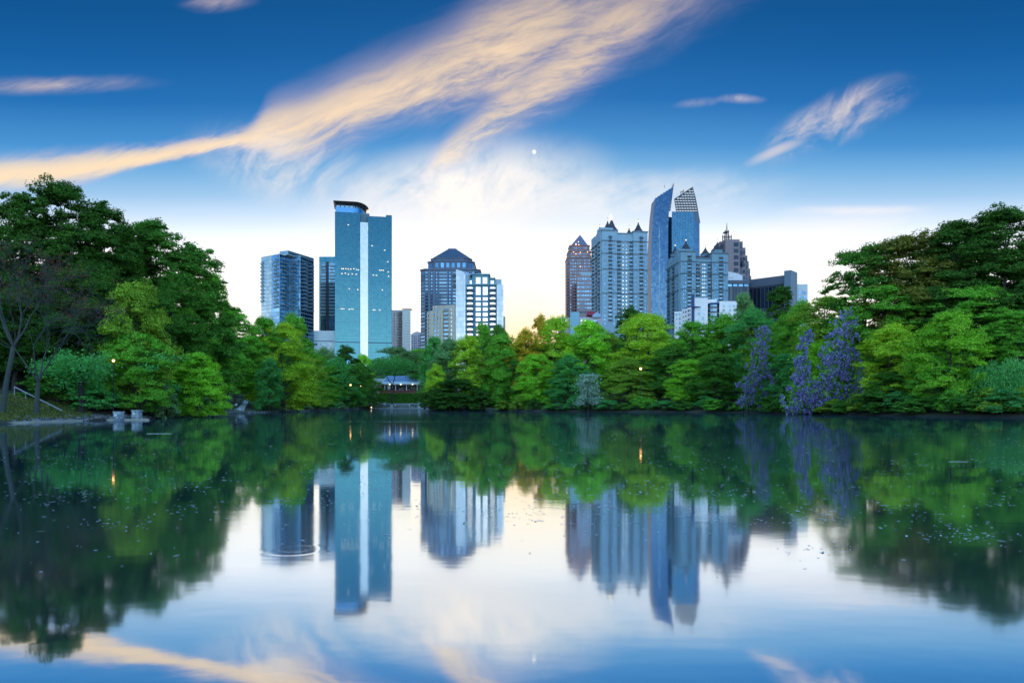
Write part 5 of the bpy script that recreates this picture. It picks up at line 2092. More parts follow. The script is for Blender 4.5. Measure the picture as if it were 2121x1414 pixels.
T = [
    # left bank, back to front
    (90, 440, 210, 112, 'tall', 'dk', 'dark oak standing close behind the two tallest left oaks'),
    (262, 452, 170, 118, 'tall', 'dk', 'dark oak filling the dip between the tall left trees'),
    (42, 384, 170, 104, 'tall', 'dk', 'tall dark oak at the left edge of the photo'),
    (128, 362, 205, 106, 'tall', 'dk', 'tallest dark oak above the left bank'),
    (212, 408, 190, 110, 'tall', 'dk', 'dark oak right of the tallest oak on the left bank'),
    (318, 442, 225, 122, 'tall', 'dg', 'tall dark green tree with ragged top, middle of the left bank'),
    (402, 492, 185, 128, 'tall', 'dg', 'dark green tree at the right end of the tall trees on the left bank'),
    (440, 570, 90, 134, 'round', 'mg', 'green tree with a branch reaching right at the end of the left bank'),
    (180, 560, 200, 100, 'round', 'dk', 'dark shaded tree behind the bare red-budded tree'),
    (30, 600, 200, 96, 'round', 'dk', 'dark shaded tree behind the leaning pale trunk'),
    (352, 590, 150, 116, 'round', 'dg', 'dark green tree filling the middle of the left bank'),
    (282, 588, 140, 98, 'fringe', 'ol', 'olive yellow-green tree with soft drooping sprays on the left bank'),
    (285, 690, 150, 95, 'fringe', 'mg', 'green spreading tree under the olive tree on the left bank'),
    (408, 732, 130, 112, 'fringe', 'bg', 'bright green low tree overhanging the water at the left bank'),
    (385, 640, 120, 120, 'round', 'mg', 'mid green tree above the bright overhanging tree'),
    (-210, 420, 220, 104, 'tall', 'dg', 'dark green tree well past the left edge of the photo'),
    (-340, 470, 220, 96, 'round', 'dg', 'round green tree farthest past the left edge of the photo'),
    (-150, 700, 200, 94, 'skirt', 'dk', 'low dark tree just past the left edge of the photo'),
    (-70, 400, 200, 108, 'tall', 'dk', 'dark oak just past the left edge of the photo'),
    # the clearing and the group left of the towers
    (486, 622, 110, 205, 'tall', 'mg', 'green tree with airy top left of the pale condominium'),
    (474, 690, 90, 236, 'round', 'tg', 'teal green tree above the lakeside path'),
    (528, 700, 90, 250, 'round', 'dg', 'dark green tree standing far behind the gravel path'),
    (548, 660, 100, 212, 'round', 'mg', 'mid green tree standing behind the bright willow-like tree'),
    (606, 655, 90, 262, 'round', 'mg', 'green tree rising in front of the pale condominium'),
    (588, 672, 122, 212, 'skirt', 'yg', 'large bright yellow-green tree at the waterside below the podium'),
    (557, 745, 58, 202, 'skirt', 'tg', 'grey green slender tree right of the lakeside path'),
    (640, 735, 80, 262, 'skirt', 'ol', 'olive tree on the waterside right of the bright yellow-green tree'),
    (694, 745, 94, 330, 'skirt', 'tg', 'teal green round tree left of the dogwood'),
    (655, 790, 80, 285, 'skirt', 'mg', 'low green tree by the water left of the teal round tree'),
    (716, 718, 82, 372, 'dense', 'dk', 'dark round evergreen at the foot of the tallest glass tower'),
    (752, 735, 60, 480, 'round', 'bg', 'light green tree between the dark evergreen and the pavilion'),
    (744, 752, 40, 420, 'skirt', 'dg', 'dark green tree left of the pavilion'),
    (822, 722, 130, 540, 'round', 'gg', 'pale grey green tree spreading behind the pavilion roof'),
    (868, 724, 90, 560, 'round', 'mg', 'green tree behind the right end of the pavilion'),
    (672, 722, 70, 470, 'round', 'gg', 'pale green tree below the podium building'),
    # island
    (966, 700, 84, 266, 'skirt', 'yg', 'yellow green tree on the island, right of its grey neighbour'),
    (928, 706, 80, 268, 'skirt', 'gg', 'grey green tree in the middle of the island'),
    (904, 758, 50, 262, 'skirt', 'yg', 'low yellow green tree at the left end of the island'),
    (994, 742, 56, 264, 'skirt', 'ol', 'olive tree at the right end of the island'),
    (945, 785, 138, 257, 'dense', 'dk', 'broad dark bush overhanging the water on the island'),
    # behind the island, in front of the blue condominium
    (1000, 672, 90, 360, 'round', 'mg', 'green tree in front of the blue condominium'),
    (1035, 678, 70, 330, 'round', 'dg', 'dark green tree right of the blue condominium'),
    (900, 700, 70, 420, 'round', 'tg', 'teal green tree at the foot of the domed tower'),
    # right bank
    (1040, 694, 90, 262, 'skirt', 'mg', 'mid green tree just right of the island'),
    (1078, 712, 90, 292, 'skirt', 'ol', 'olive tree added behind the amber lit tree to block the low sun'),  # added to keep the low sun from glinting on the water
    (1066, 745, 60, 258, 'skirt', 'dg', 'dark green low tree left of the amber lit tree'),
    (1088, 688, 82, 262, 'skirt', 'or', 'amber lit tree under the setting sun'),
    (1120, 656, 50, 330, 'round', 'or', 'small amber lit tree against the glow left of the red gable building'),
    (1150, 661, 116, 262, 'skirt', 'yg', 'yellow green tree left of the red gable building'),
    (1110, 735, 90, 248, 'skirt', 'bg', 'bright green tree by the water under the amber lit tree'),
    (1215, 668, 112, 258, 'skirt', 'bg', 'bright green rounded tree below the red gable building'),
    (1180, 740, 90, 240, 'skirt', 'tg', 'bluish green tree by the water below the rose granite tower'),
    (1262, 690, 90, 270, 'round', 'ol', 'olive tree between the bright rounded tree and the dark evergreen'),
    (1306, 640, 102, 320, 'dense', 'dk', 'dark round evergreen at the foot of the tall turreted tower'),
    (1340, 654, 165, 238, 'round', 'yg', 'broad yellow green tree below the curved glass tower'),
    (1300, 745, 110, 226, 'skirt', 'ol', 'olive green tree at the water under the broad yellow green tree'),
    (1390, 720, 110, 226, 'skirt', 'dg', 'dark green tree right of the lamp on the right bank'),
    (1435, 668, 110, 232, 'round', 'mg', 'mid green tree below the white apartments'),
    (1425, 745, 95, 214, 'skirt', 'bg', 'bright green tree by the water below the white apartments'),
    (1498, 655, 110, 232, 'round', 'mg', 'mid green tree below the dark low office'),
    (1485, 735, 110, 208, 'skirt', 'dg', 'dark green tree at the water left of the first wisteria'),
    (1558, 640, 130, 222, 'round', 'tg', 'teal green tree behind the first wisteria'),
    (1617, 592, 92, 292, 'dense', 'dk', 'dark round evergreen before the tall slab of the dark office'),
    (1540, 612, 60, 330, 'round', 'gg', 'pale green small tree against the dark low office'),
    (1632, 655, 110, 200, 'round', 'mg', 'mid green tree between the two wisterias'),
    (1625, 735, 90, 178, 'skirt', 'tg', 'teal green tree by the water between the wisterias'),
    (1708, 612, 140, 182, 'layer', 'ol', 'olive spreading tree above the larger wisteria'),
    (1700, 712, 100, 153, 'skirt', 'bg', 'bright green tree wrapped by the larger wisteria'),
    (1592, 735, 60, 184, 'skirt', 'mg', 'slender green tree among the narrow wisteria'),
    (1660, 628, 80, 240, 'round', 'mg', 'green tree right of the dark round evergreen'),
    # big trees at right
    (1795, 504, 190, 158, 'layer', 'dg', 'wide dark tree with layered branches at the left end of the tall right trees'),
    (1885, 482, 215, 152, 'layer', 'bz', 'bronze leaved layered tree in the middle of the tall right trees'),
    (1985, 442, 230, 146, 'tall', 'dk', 'tall dark tree third along the tall right trees'),
    (2078, 416, 230, 142, 'tall', 'dk', 'tallest dark tree near the right edge of the photo'),
    (1930, 490, 200, 160, 'tall', 'dk', 'dark tree close behind the bronze layered tree'),
    (2040, 452, 200, 158, 'tall', 'dg', 'dark green tree behind the two tallest right trees'),
    (2215, 400, 240, 140, 'tall', 'dk', 'dark tree just past the right edge of the photo'),
    (1830, 590, 170, 150, 'layer', 'mg', 'green layered tree under the wide dark tree'),
    (1850, 672, 150, 140, 'fringe', 'yg', 'yellow green tree with feathery sprays right of the larger wisteria'),
    (1785, 715, 90, 151, 'skirt', 'ol', 'olive tree close behind the larger wisteria'),
    (2010, 590, 200, 140, 'layer', 'mg', 'green layered tree under the tallest dark tree'),
    (1965, 648, 160, 126, 'fringe', 'bg', 'bright green spreading tree with a slanting trunk on the right bank'),
    (1930, 735, 130, 128, 'fringe', 'mg', 'green drooping tree at the water on the right bank'),
    (2110, 640, 150, 132, 'layer', 'mg', 'green layered tree at the right edge of the photo'),
    (1845, 745, 120, 158, 'skirt', 'dg', 'dark green low tree behind the feathery tree'),
    (1985, 740, 140, 150, 'skirt', 'dg', 'dark green low tree behind the bright spreading tree'),
    (2100, 730, 140, 150, 'skirt', 'dk', 'very dark low tree behind the weeping willow'),
    (20, 745, 150, 112, 'skirt', 'dk', 'very dark low tree behind the leaning pale trunk'),
    (120, 740, 150, 112, 'skirt', 'dg', 'dark green low tree behind the forked bare tree'),
    (1850, 770, 110, 138, 'skirt', 'dg', 'dark green tree low at the water under the feathery tree'),
]
for px, top, w, D, kind, col, label in T:
    grp = {'dk': 'dark tall trees'}.get(col) if kind == 'tall' else 'trees round the lake'
    tree(px, top, w, D, kind, col, label, grp, 'oak_tree' if (kind == 'tall' and col == 'dk') else ('evergreen_tree' if kind == 'dense' and 'bush' not in label else 'tree'))

MARKS = [(-400, 180, 'below the tallest left oaks'), (180, 340, 'near the stone piers'), (340, 480, 'under the bright overhanging tree'), (480, 600, 'beside the gravel path'),
         (600, 690, 'below the podium building'), (690, 905, 'left of the pavilion'), (905, 1130, 'right of the island'), (1130, 1200, 'below the rose granite tower'),
         (1200, 1255, 'below the red gable building'), (1255, 1360, 'below the tall turreted tower'), (1360, 1460, 'below the white apartments'),
         (1460, 1550, 'below the dark low office'), (1550, 1612, 'around the narrow wisteria'), (1612, 1670, 'between the two wisterias'), (1670, 1785, 'around the larger wisteria'),
         (1785, 1900, 'under the feathery yellow tree'), (1900, 2020, 'under the bright spreading tree'), (2020, 2400, 'beside the weeping willow')]
HUES = {'dk': 'very dark', 'dg': 'dark green', 'mg': 'mid green', 'ol': 'olive', 'tg': 'teal green', 'gg': 'grey green', 'bg': 'bright green', 'yg': 'yellow green'}
ROWS = {}


def row_label(o, px, col, what):
    for a_, b_, t_ in MARKS:
        if a_ <= px < b_:
            ROWS.setdefault((HUES[col], what, t_), []).append((px, o))


def label_rows():
    for (hue, what, where), lst in ROWS.items():
        lst.sort(key=lambda q: q[0])
        n_ = len(lst)
        for k_, (_, o_) in enumerate(lst):
            nth = '' if n_ == 1 else (', left one' if k_ == 0 else ', right one') if n_ == 2 else ', ' + ['leftmost', 'second from left', 'third from left', 'fourth from left', 'fifth from left'][min(k_, 4)]
            o_['label'] = f'{hue} {what} {where}{nth}'


# second row filling the woods behind the first
rf = random.Random(21)
for px in range(430, 1790, 44):
    if 742 < px < 905:
        continue
    sh_ = float(np.interp(px, [p for p, _ in SHORE_PX], [d for _, d in SHORE_PX]))
    D = max(sh_ + rf.uniform(34, 60), 262 if 450 < px < 560 else 190)
    topv = float(np.interp(px, [430, 560, 700, 760, 1000, 1100, 1300, 1500, 1700, 1790], [690, 712, 745, 760, 715, 712, 700, 690, 668, 640])) + rf.uniform(-6, 14)
    hue_ = rf.choice(['dg', 'dg', 'mg', 'ol'])
    row_label(tree(px + rf.uniform(-10, 10), topv, rf.uniform(90, 120), D, 'skirt', hue_, 'dark woodland tree filling the second row behind the bank trees', 'second row of woodland trees'), px, hue_, 'woodland tree in the second row')
for px in range(1800, 2200, 48):
    hue_ = rf.choice(['dg', 'dk'])
    row_label(tree(px, 690 + rf.uniform(0, 30), 120, 172 + rf.uniform(0, 14), 'skirt', hue_, 'dark woodland tree behind the tall right trees', 'woodland trees behind the tall right trees'), px, hue_, 'woodland tree in the row behind')
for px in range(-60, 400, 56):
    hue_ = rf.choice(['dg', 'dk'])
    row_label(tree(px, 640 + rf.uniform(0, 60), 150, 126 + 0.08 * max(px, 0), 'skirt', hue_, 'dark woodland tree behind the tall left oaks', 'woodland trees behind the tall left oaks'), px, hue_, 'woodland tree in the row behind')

# shrubs along the water
for px in list(range(1050, 2190, 27)):
    sh_ = float(np.interp(px, [p for p, _ in SHORE_PX], [d for _, d in SHORE_PX]))
    D = sh_ + rf.uniform(0.6, 3.6)
    h_ = rf.uniform(2.6, 5.2)
    hue_ = rf.choice(['dk', 'dg', 'dg', 'tg', 'ol', 'mg'])
    row_label(tree(px + rf.uniform(-8, 8), HY - (h_ - CH) * FPX / D, (rf.uniform(5.0, 8.0)) * FPX / D, D, 'shrub', hue_, 'low shrub crowding the water edge along the right bank', 'shrubs along the right bank', cat='shrub'), px, hue_, 'low shrub at the water edge')
for px in list(range(186, 470, 24)) + list(range(562, 740, 24)):
    sh_ = float(np.interp(px, [p for p, _ in SHORE_PX], [d for _, d in SHORE_PX]))
    D = sh_ + rf.uniform(4.0, 8.0)
    h_ = rf.uniform(1.8, 4.0)
    hue_ = rf.choice(['dg', 'tg', 'tg', 'gg', 'mg'])
    row_label(tree(px, HY - (h_ + 0.9 - CH) * FPX / D, (rf.uniform(4.5, 7.0)) * FPX / D, D, 'shrub', hue_, 'low shrub on the stony edge of the left bank', 'shrubs along the left bank', cat='shrub'), px, hue_, 'low shrub on the stony edge')
for px, D, top in ((892, 255, 806), (922, 253, 812), (960, 253, 814), (996, 256, 808)):
    tree(px, top, 56, D, 'shrub', 'dk', 'dark low shrub at the island rim, ' + {892: 'leftmost', 922: 'second from left', 960: 'third from left', 996: 'rightmost'}[px], 'shrubs on the island rim', cat='shrub')
for px, top, w, D, col, label in ((215, 760, 110, 97, 'tg', 'teal green rounded bush below the olive tree on the left bank'),
                                  (330, 775, 90, 104, 'tg', 'teal green bush left of the bright overhanging tree'),
                                  (345, 800, 60, 101, 'gg', 'grey green rounded shrub near the stone piers'),
                                  (120, 770, 170, 92, 'dg', 'dark spreading bush behind the pale forked trunk')):
    tree(px, top, w, D, 'shrub', col, label, 'bushes on the left bank', 'bush', 'bush')

label_rows()

# hedge below the pavilion
hd = at(824, 470)
rs = np.random.RandomState(5)
n = 9000
hx = rs.uniform(at(776, 470).x, at(874, 470).x, n)
hy_ = rs.uniform(467.5, 471, n)
top_ = zat(815, 470)
hz = rs.uniform(3.0, top_ + 0.1, n)
front_ = rs.rand(n) < 0.6
hy_ = np.where(front_, 467.5 + rs.normal(0, 0.12, n), hy_)
hz = np.where(front_, hz, top_ + rs.normal(0, 0.15, n))
C_ = np.stack([hx, hy_, hz], 1) - np.array([hd.x, 470, 4.0])
N_ = np.where(front_[:, None], np.array([[0, -1, 0.3]]), np.array([[0, 0, 1.0]]))
hm = leaves_mesh('hedge_leaves', C_, N_, 0.55, 1.5, LEAF['dg'], rs)
hr = empty('hedge', (hd.x, 470, 4.0), 'long clipped green hedge on the slope below the pavilion', 'hedge')
ho = bpy.data.objects.new('foliage', hm)
ho.parent = hr
COL.objects.link(ho)
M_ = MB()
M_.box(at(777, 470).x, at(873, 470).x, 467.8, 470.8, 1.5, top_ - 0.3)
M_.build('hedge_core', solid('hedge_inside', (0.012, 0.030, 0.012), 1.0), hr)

# tree with a forked trunk in front of the pavilion
p = at(813, 462)
tr_ = empty('forked_tree', (p.x, 462, gz(p.x, 462)), 'slender forked tree in front of the pavilion roof', 'tree')
zg = tr_.location.z
mb = MB()
zf_ = zat(796, 462)
mb.tube([(p.x - 0.4, 462, zg - 0.5), (p.x - 0.3, 462, (zg + zf_) / 2), (p.x, 462, zf_)], [0.55, 0.45, 0.42], 7)
mb.tube([(p.x, 462, zf_ - 0.2), (at(806, 462).x, 462, zat(788, 462)), (at(800, 462).x, 462, zat(777, 462)), (at(796, 462).x, 462.5, zat(756, 462))], [0.36, 0.30, 0.24, 0.08], 6)
mb.tube([(p.x, 462, zf_ - 0.2), (at(816, 462).x, 462, zat(788, 462)), (at(819, 462).x, 462, zat(776, 462)), (at(824, 462).x, 461.5, zat(752, 462))], [0.36, 0.30, 0.24, 0.08], 6)
mb.build('trunk', bark, tr_)
rs = np.random.RandomState(8)
n = 5200
th = rs.uniform(0, 6.283, n)
rr_ = np.sqrt(rs.rand(n))
cz = rs.normal(0, 0.45, n).clip(-1, 1)
C_ = np.stack([rr_ * np.cos(th) * 15.5 * np.sqrt(1 - cz ** 2), rr_ * np.sin(th) * 8, cz * 6.2 + zat(757, 462) - zg], 1)
cr = leaves_mesh('crown', C_, rs.normal(0, 1, (n, 3)) + [0, 0, 0.4], 0.85, 1.7, LEAF['tg'], rs)
co = bpy.data.objects.new('crown', cr)
co.parent = tr_
COL.objects.link(co)


# blossom trees
def blossom_tree(px, top, wpx, D, col, label, name, layers=7, n=2600, leaf=0.5, seed=3):
    p = at(px, D)
    zg = gz(p.x, p.y)
    rt = empty(name, (p.x, D, zg), label, 'tree', 'white blossoming trees')
    H = zat(top, D) - zg
    R = wpx * D / FPX / 2
    rs = np.random.RandomState(seed)
    mb = MB()
    mb.tube([(0, 0, -0.4), (0.1, 0, H * 0.3), (0, 0, H * 0.6)], [0.2, 0.16, 0.08], 6)
    P_, N_ = [], []
    for k in range(layers):
        f_ = k / (layers - 1)
        for q in range(5):
            a_ = rs.uniform(0, 6.283)
            rr_ = R * (1 - 0.55 * f_) * rs.uniform(0.35, 0.8)
            c3 = np.array([rr_ * math.cos(a_), rr_ * math.sin(a_), H * (0.28 + 0.68 * f_) - 0.1 * rr_])
            mb.tube([(0, 0, H * (0.15 + 0.4 * f_)), tuple(c3)], [0.07, 0.02], 4, cap=False)
            m_ = n // (layers * 5)
            o_ = rs.normal(0, 1, (m_, 3)) * np.array([R * 0.26, R * 0.26, H * 0.035])
            P_.append(c3 + o_)
            N_.append(np.tile([0, -0.3, 1.0], (m_, 1)))
    me_ = mb.mesh('trunk', bark)
    to = bpy.data.objects.new('trunk', me_)
    to.parent = rt
    COL.objects.link(to)
    cr = leaves_mesh('blossom_crown', np.concatenate(P_), np.concatenate(N_), leaf, 1.3, LEAF[col], rs)
    co = bpy.data.objects.new('blossom_crown', cr)
    co.parent = rt
    COL.objects.link(co)


blossom_tree(768, 797, 34, 448, 'wh', 'white flowering dogwood in tiers left of the pavilion', 'dogwood_tree', leaf=0.8, seed=4)
blossom_tree(1218, 775, 56, 219, 'wg', 'grey white blossoming tree leaning over the water on the right bank', 'blossom_tree', n=4200, leaf=0.42, seed=6)


# wisteria
def wisteria(label, curtains, D, seed):
    """curtains: (px, top, bottom, width px) patches of hanging blossom"""
    rs = np.random.RandomState(seed)
    px0 = curtains[0][0][0]
    p = at(px0, D)
    zg = gz(p.x, p.y)
    rt = empty('wisteria_vine', (p.x, D, zg), label, 'vine', 'purple wisteria on the right bank')
    P_, G_ = [], []
    mb = MB()
    for chain in curtains:
        prev = None
        for (pxa, pya, wa), (pxb, pyb, wb) in zip(chain[:-1], chain[1:]):
            ln_px = math.hypot(pxb - pxa, pyb - pya)
            for k in range(int(ln_px * (wa + wb) / 2 / 56) + 3):
                f_ = rs.rand()
                w = wa + (wb - wa) * f_
                pxc = pxa + (pxb - pxa) * f_ + rs.normal(0, 0.27) * w
                pyc = pya + (pyb - pya) * f_ + rs.normal(0, 5)
                yc = -rs.uniform(0.0, 2.2)
                xc, zc = at(pxc, D).x - p.x, zat(min(pyc, 846), D) - zg
                for q in range(rs.randint(3, 10)):            # one cluster of hanging racemes
                    x_, y_, z_ = xc + rs.normal(0, 0.34), yc + rs.normal(0, 0.3), zc + rs.normal(0, 0.34)
                    ln = rs.uniform(0.35, 1.0)
                    m_ = int(24 * ln)
                    t_ = rs.rand(m_)
                    rad_ = 0.19 * (1 - t_ * 0.7)
                    a_ = rs.uniform(0, 6.283, m_)
                    P_.append(np.stack([x_ + rad_ * np.cos(a_), y_ + rad_ * np.sin(a_), z_ - ln * t_], 1))
                if rs.rand() < 0.75:
                    G_.append(np.array([[xc, yc + 0.3, zc + 0.2]]) + rs.normal(0, 0.6, (22, 3)))
            q0, q1 = at(pxa, D), at(pxb, D)
            mb.tube([(q0.x - p.x, 0.6, zat(pya, D) - zg), ((q0.x + q1.x) / 2 - p.x + rs.normal(0, 0.2), 0.3, zat((pya + pyb) / 2, D) - zg), (q1.x - p.x, 0.6, zat(pyb, D) - zg)], [0.07, 0.09, 0.10], 5)
        q1 = at(chain[-1][0], D)
        mb.tube([(q1.x - p.x, 0.6, zat(chain[-1][1], D) - zg), (q1.x - p.x, 0.8, -0.4)], [0.10, 0.12], 5)
    P_ = np.concatenate(P_)
    P_[:, 2] = np.maximum(P_[:, 2], 0.1 - zg)
    N_ = rs.normal(0, 1, P_.shape) + np.array([0, -0.5, 0.2])
    for nm, pts, nn, ls, mt in (('blossom', P_, N_, 0.24, 'pu'), ('leaves', np.concatenate(G_), None, 0.36, 'mg')):
        if nn is None:
            nn = rs.normal(0, 1, pts.shape) + np.array([0, -0.4, 0.5])
        o = bpy.data.objects.new(nm, leaves_mesh(nm, pts, nn, ls, 1.25, LEAF[mt], rs))
        o.parent = rt
        COL.objects.link(o)
    st = mb.mesh('stem', bark)
    so_ = bpy.data.objects.new('stem', st)
    so_.parent = rt
    COL.objects.link(so_)


wisteria('narrow purple wisteria hanging left of the larger one', [[(1578, 672, 22), (1574, 725, 34), (1563, 780, 52), (1552, 822, 46)], [(1588, 760, 20), (1596, 815, 34), (1582, 850, 40)], [(1545, 795, 26), (1542, 835, 34)]], 180, 1)
wisteria('larger purple wisteria cascading from the treetops to the water', [[(1752, 650, 36), (1738, 712, 54), (1722, 765, 70), (1700, 808, 84), (1678, 848, 70)],
                                                                          [(1772, 735, 24), (1776, 785, 30), (1742, 820, 40), (1736, 852, 44)], [(1668, 690, 18), (1654, 755, 30), (1652, 815, 34)], [(1690, 790, 60), (1640, 846, 54)], [(1758, 800, 36), (1784, 842, 30)]], 150, 2)

# weeping willow at the right edge
p = at(2085, 121)
zg = gz(p.x, p.y)
wr = empty('weeping_willow', (p.x, 121, zg), 'weeping willow trailing to the water at the right edge', 'tree', 'trees round the lake')
rs = np.random.RandomState(12)
P_, N_ = [], []
H = zat(752, 121) - zg
for i in range(430):
    a_ = rs.uniform(0, 6.283)
    rr_ = 5.0 * math.sqrt(rs.rand())
    zt_ = H * (0.62 + 0.38 * math.sqrt(max(0, 1 - (rr_ / 5.3) ** 2)))
    zt_ += 0.8 * math.sin(3 * a_ + 1.0) + rs.normal(0, 0.35)
    ln = zt_ - rs.uniform(0.1, 2.8)
    t_ = np.linspace(0, 1, 26)
    P_.append(np.stack([rr_ * math.cos(a_) + 0.5 * t_ * math.cos(a_) + rs.normal(0, 0.13, 26), rr_ * math.sin(a_) + 0.5 * t_ * math.sin(a_) + rs.normal(0, 0.13, 26), zt_ - ln * t_], 1))
P_ = np.concatenate(P_)
cr = leaves_mesh('crown', P_, np.tile([0, -1, 0.2], (len(P_), 1)), 0.34, 2.6, LEAF['wl'], rs, droop=2.5)
o = bpy.data.objects.new('crown', cr)
o.parent = wr
COL.objects.link(o)
mb = MB()
mb.tube([(0, 0, -0.5), (0.2, 0, H * 0.4), (0.1, 0, H * 0.75)], [0.4, 0.32, 0.15], 7)
for i in range(9):
    a_ = i * 0.7
    mb.tube([(0.1, 0, H * (0.45 + 0.03 * i)), (2 * math.cos(a_), 2 * math.sin(a_), H * 0.85), (3.8 * math.cos(a_), 3.8 * math.sin(a_), H * 0.78)], [0.14, 0.09, 0.03], 5, cap=False)
o = bpy.data.objects.new('trunk', mb.mesh('trunk', bark))
o.parent = wr
COL.objects.link(o)


# bare spring trees on the left bank
def bare_tree(label, px, D, H, spread, lean, seed, fork, buds, bark_m, levels=6):
    rn = random.Random(seed)
    p = at(px, D)
    zg = gz(p.x, p.y)
    rt = empty('budding_tree', (p.x, D, zg), label, 'tree', 'bare budding trees on the left bank')
    wood, twigs, tips = MB(), MB(), []

    def grow(pos, d, ln, rad, lev):
        nseg = 3
        pts, rads = [pos], [rad]
        for k in range(nseg):
            d = (d + Vector((rn.gauss(0, 0.10), rn.gauss(0, 0.10), 0.05 if lev < 3 else -0.02))).normalized()
            pos = pos + d * (ln / nseg)
            pts.append(pos)
            rads.append(rad * (1 - 0.35 * (k + 1) / nseg))
        (wood if lev < 3 else twigs).tube(pts, rads, 7 if lev < 2 else (5 if lev < 4 else 3), cap=False)
        if lev >= levels:
            tips.append((pos, d))
            return
        nb = 3 if lev in (1, 2, 3) else 2
        for k in range(nb):
            ax = d.orthogonal().normalized()
            ax.rotate(Matrix.Rotation(rn.uniform(0, 6.283), 3, d))
            ang = rn.uniform(0.25, 0.62) * spread
            nd = d.copy()
            nd.rotate(Matrix.Rotation(ang, 3, ax))
            grow(pos, nd, ln * rn.uniform(0.62, 0.84), max(rads[-1] * rn.uniform(0.55, 0.75), 0.017), lev + 1)
            if lev >= 4:
                tips.append((pos, nd))
        if lev >= 2 and rn.random() < 0.6:
            nd = (d + Vector((rn.gauss(0, 0.5), rn.gauss(0, 0.5), rn.gauss(0, 0.2)))).normalized()
            grow(pts[1], nd, ln * 0.7, max(rad * 0.45, 0.017), lev + 2 if lev + 2 <= levels else levels)

    base_r = 0.25
    p0_ = Vector((0, 0, -0.4))
    p1_ = Vector((lean * 0.55, 0, fork))
    wood.tube([p0_, Vector((lean * 0.2, 0, fork * 0.45)), p1_], [base_r * 1.25, base_r, base_r * 0.85], 8, cap=False)
    for k in range(4):
        a_ = k * math.pi / 2 + rn.uniform(-0.3, 0.3)
        d = Vector((math.cos(a_) * 0.55 * spread + lean * 0.08, math.sin(a_) * 0.45, 1.0)).normalized()
        grow(p1_, d, H * 0.235, base_r * 0.38, 1)
    for nm, b_ in (('trunk', wood), ('twigs', twigs)):
        o = bpy.data.objects.new(nm, b_.mesh(nm, bark_m))
        o.parent = rt
        COL.objects.link(o)
    rs = np.random.RandomState(seed)
    if buds:
        pts = []
        for ps, d in tips:
            if rn.random() < (0.98 if ps.z < H * 0.62 else 0.6):
                continue
            for q in range(3):
                pts.append([ps.x + rn.gauss(0, 0.25), ps.y + rn.gauss(0, 0.25), ps.z + rn.gauss(0, 0.22)])
        pts = np.array(pts)
        o = bpy.data.objects.new('buds', leaves_mesh('buds', pts, rs.normal(0, 1, pts.shape), 0.12, 1.4, LEAF['rd'], rs))
        o.parent = rt
        COL.objects.link(o)
    return rt


bare_tree('bare grey tree with red buds and a forked trunk on the left bank', 75, 80, 17.5, 1.15, 0.4, 5, 3.6, True, bark_pale)
bare_tree('leaning pale trunked bare tree at the far left edge', 4, 76, 15.5, 1.0, 2.2, 9, 7.0, True, bark_pale)

# dark trunk standing by the jetty
p = at(169, 88)
rt = empty('dark_trunk_tree', (p.x, 88, gz(p.x, 88)), 'dark leaning tree trunk beside the jetty on the left bank', 'tree')
mb = MB()
mb.tube([(0, 0, -0.6), (0.05, 0, 1.2), (-0.1, 0, 3.2), (-0.5, 0.4, 6.0)], [0.46, 0.36, 0.32, 0.18], 9)
for a_ in range(5):
    mb.tube([(-0.2, 0.1, 3.2 + 0.4 * a_), (1.4 * math.cos(a_ * 1.3), 1.4 * math.sin(a_ * 1.3), 5.0 + 0.3 * a_)], [0.12, 0.03], 5)
o = bpy.data.objects.new('trunk', mb.mesh('trunk', solid('bark_wet', (0.02, 0.018, 0.016), 0.9)))
o.parent = rt
COL.objects.link(o)
rs = np.random.RandomState(2)
cs = rs.normal(0, 1, (60, 3)) * [2.6, 1.6, 0.9] + [-0.2, 0.4, 5.4]
P_ = (cs[:, None, :] + rs.normal(0, 1, (60, 70, 3)) * [0.7, 0.7, 0.32]).reshape(-1, 3)
o = bpy.data.objects.new('crown', leaves_mesh('crown', P_, np.tile([0, -0.5, 1.0], (len(P_), 1)), 0.30, 1.7, LEAF['tg'], rs))
o.parent = rt
COL.objects.link(o)

# ----------------------------------------------------------------------------
# shore furniture, lamps, people
# ----------------------------------------------------------------------------
# jetty with two stone piers
r = empty('stone_jetty', (at(240, 86).x, 86, 0), 'low concrete jetty edge along the left bank', 'jetty')
jet = solid('jetty_concrete', (0.46, 0.44, 0.36), 0.8)
mb = MB()
q = [at(176, 88.0), at(309, 86.5), at(309, 89.5), at(176, 92)]
mb.prism([(p.x, p.y) for p in q], -0.8, 0.16)
mb.build('slab', jet, r)
mb = MB()
q = [at(-40, 68), at(60, 72.6), at(172, 82.5), at(172, 84.5), at(60, 75), at(-40, 70)]
mb.prism([(p.x, p.y) for p in q], -0.8, 0.14)
mb.build('edge_slab', jet, r)


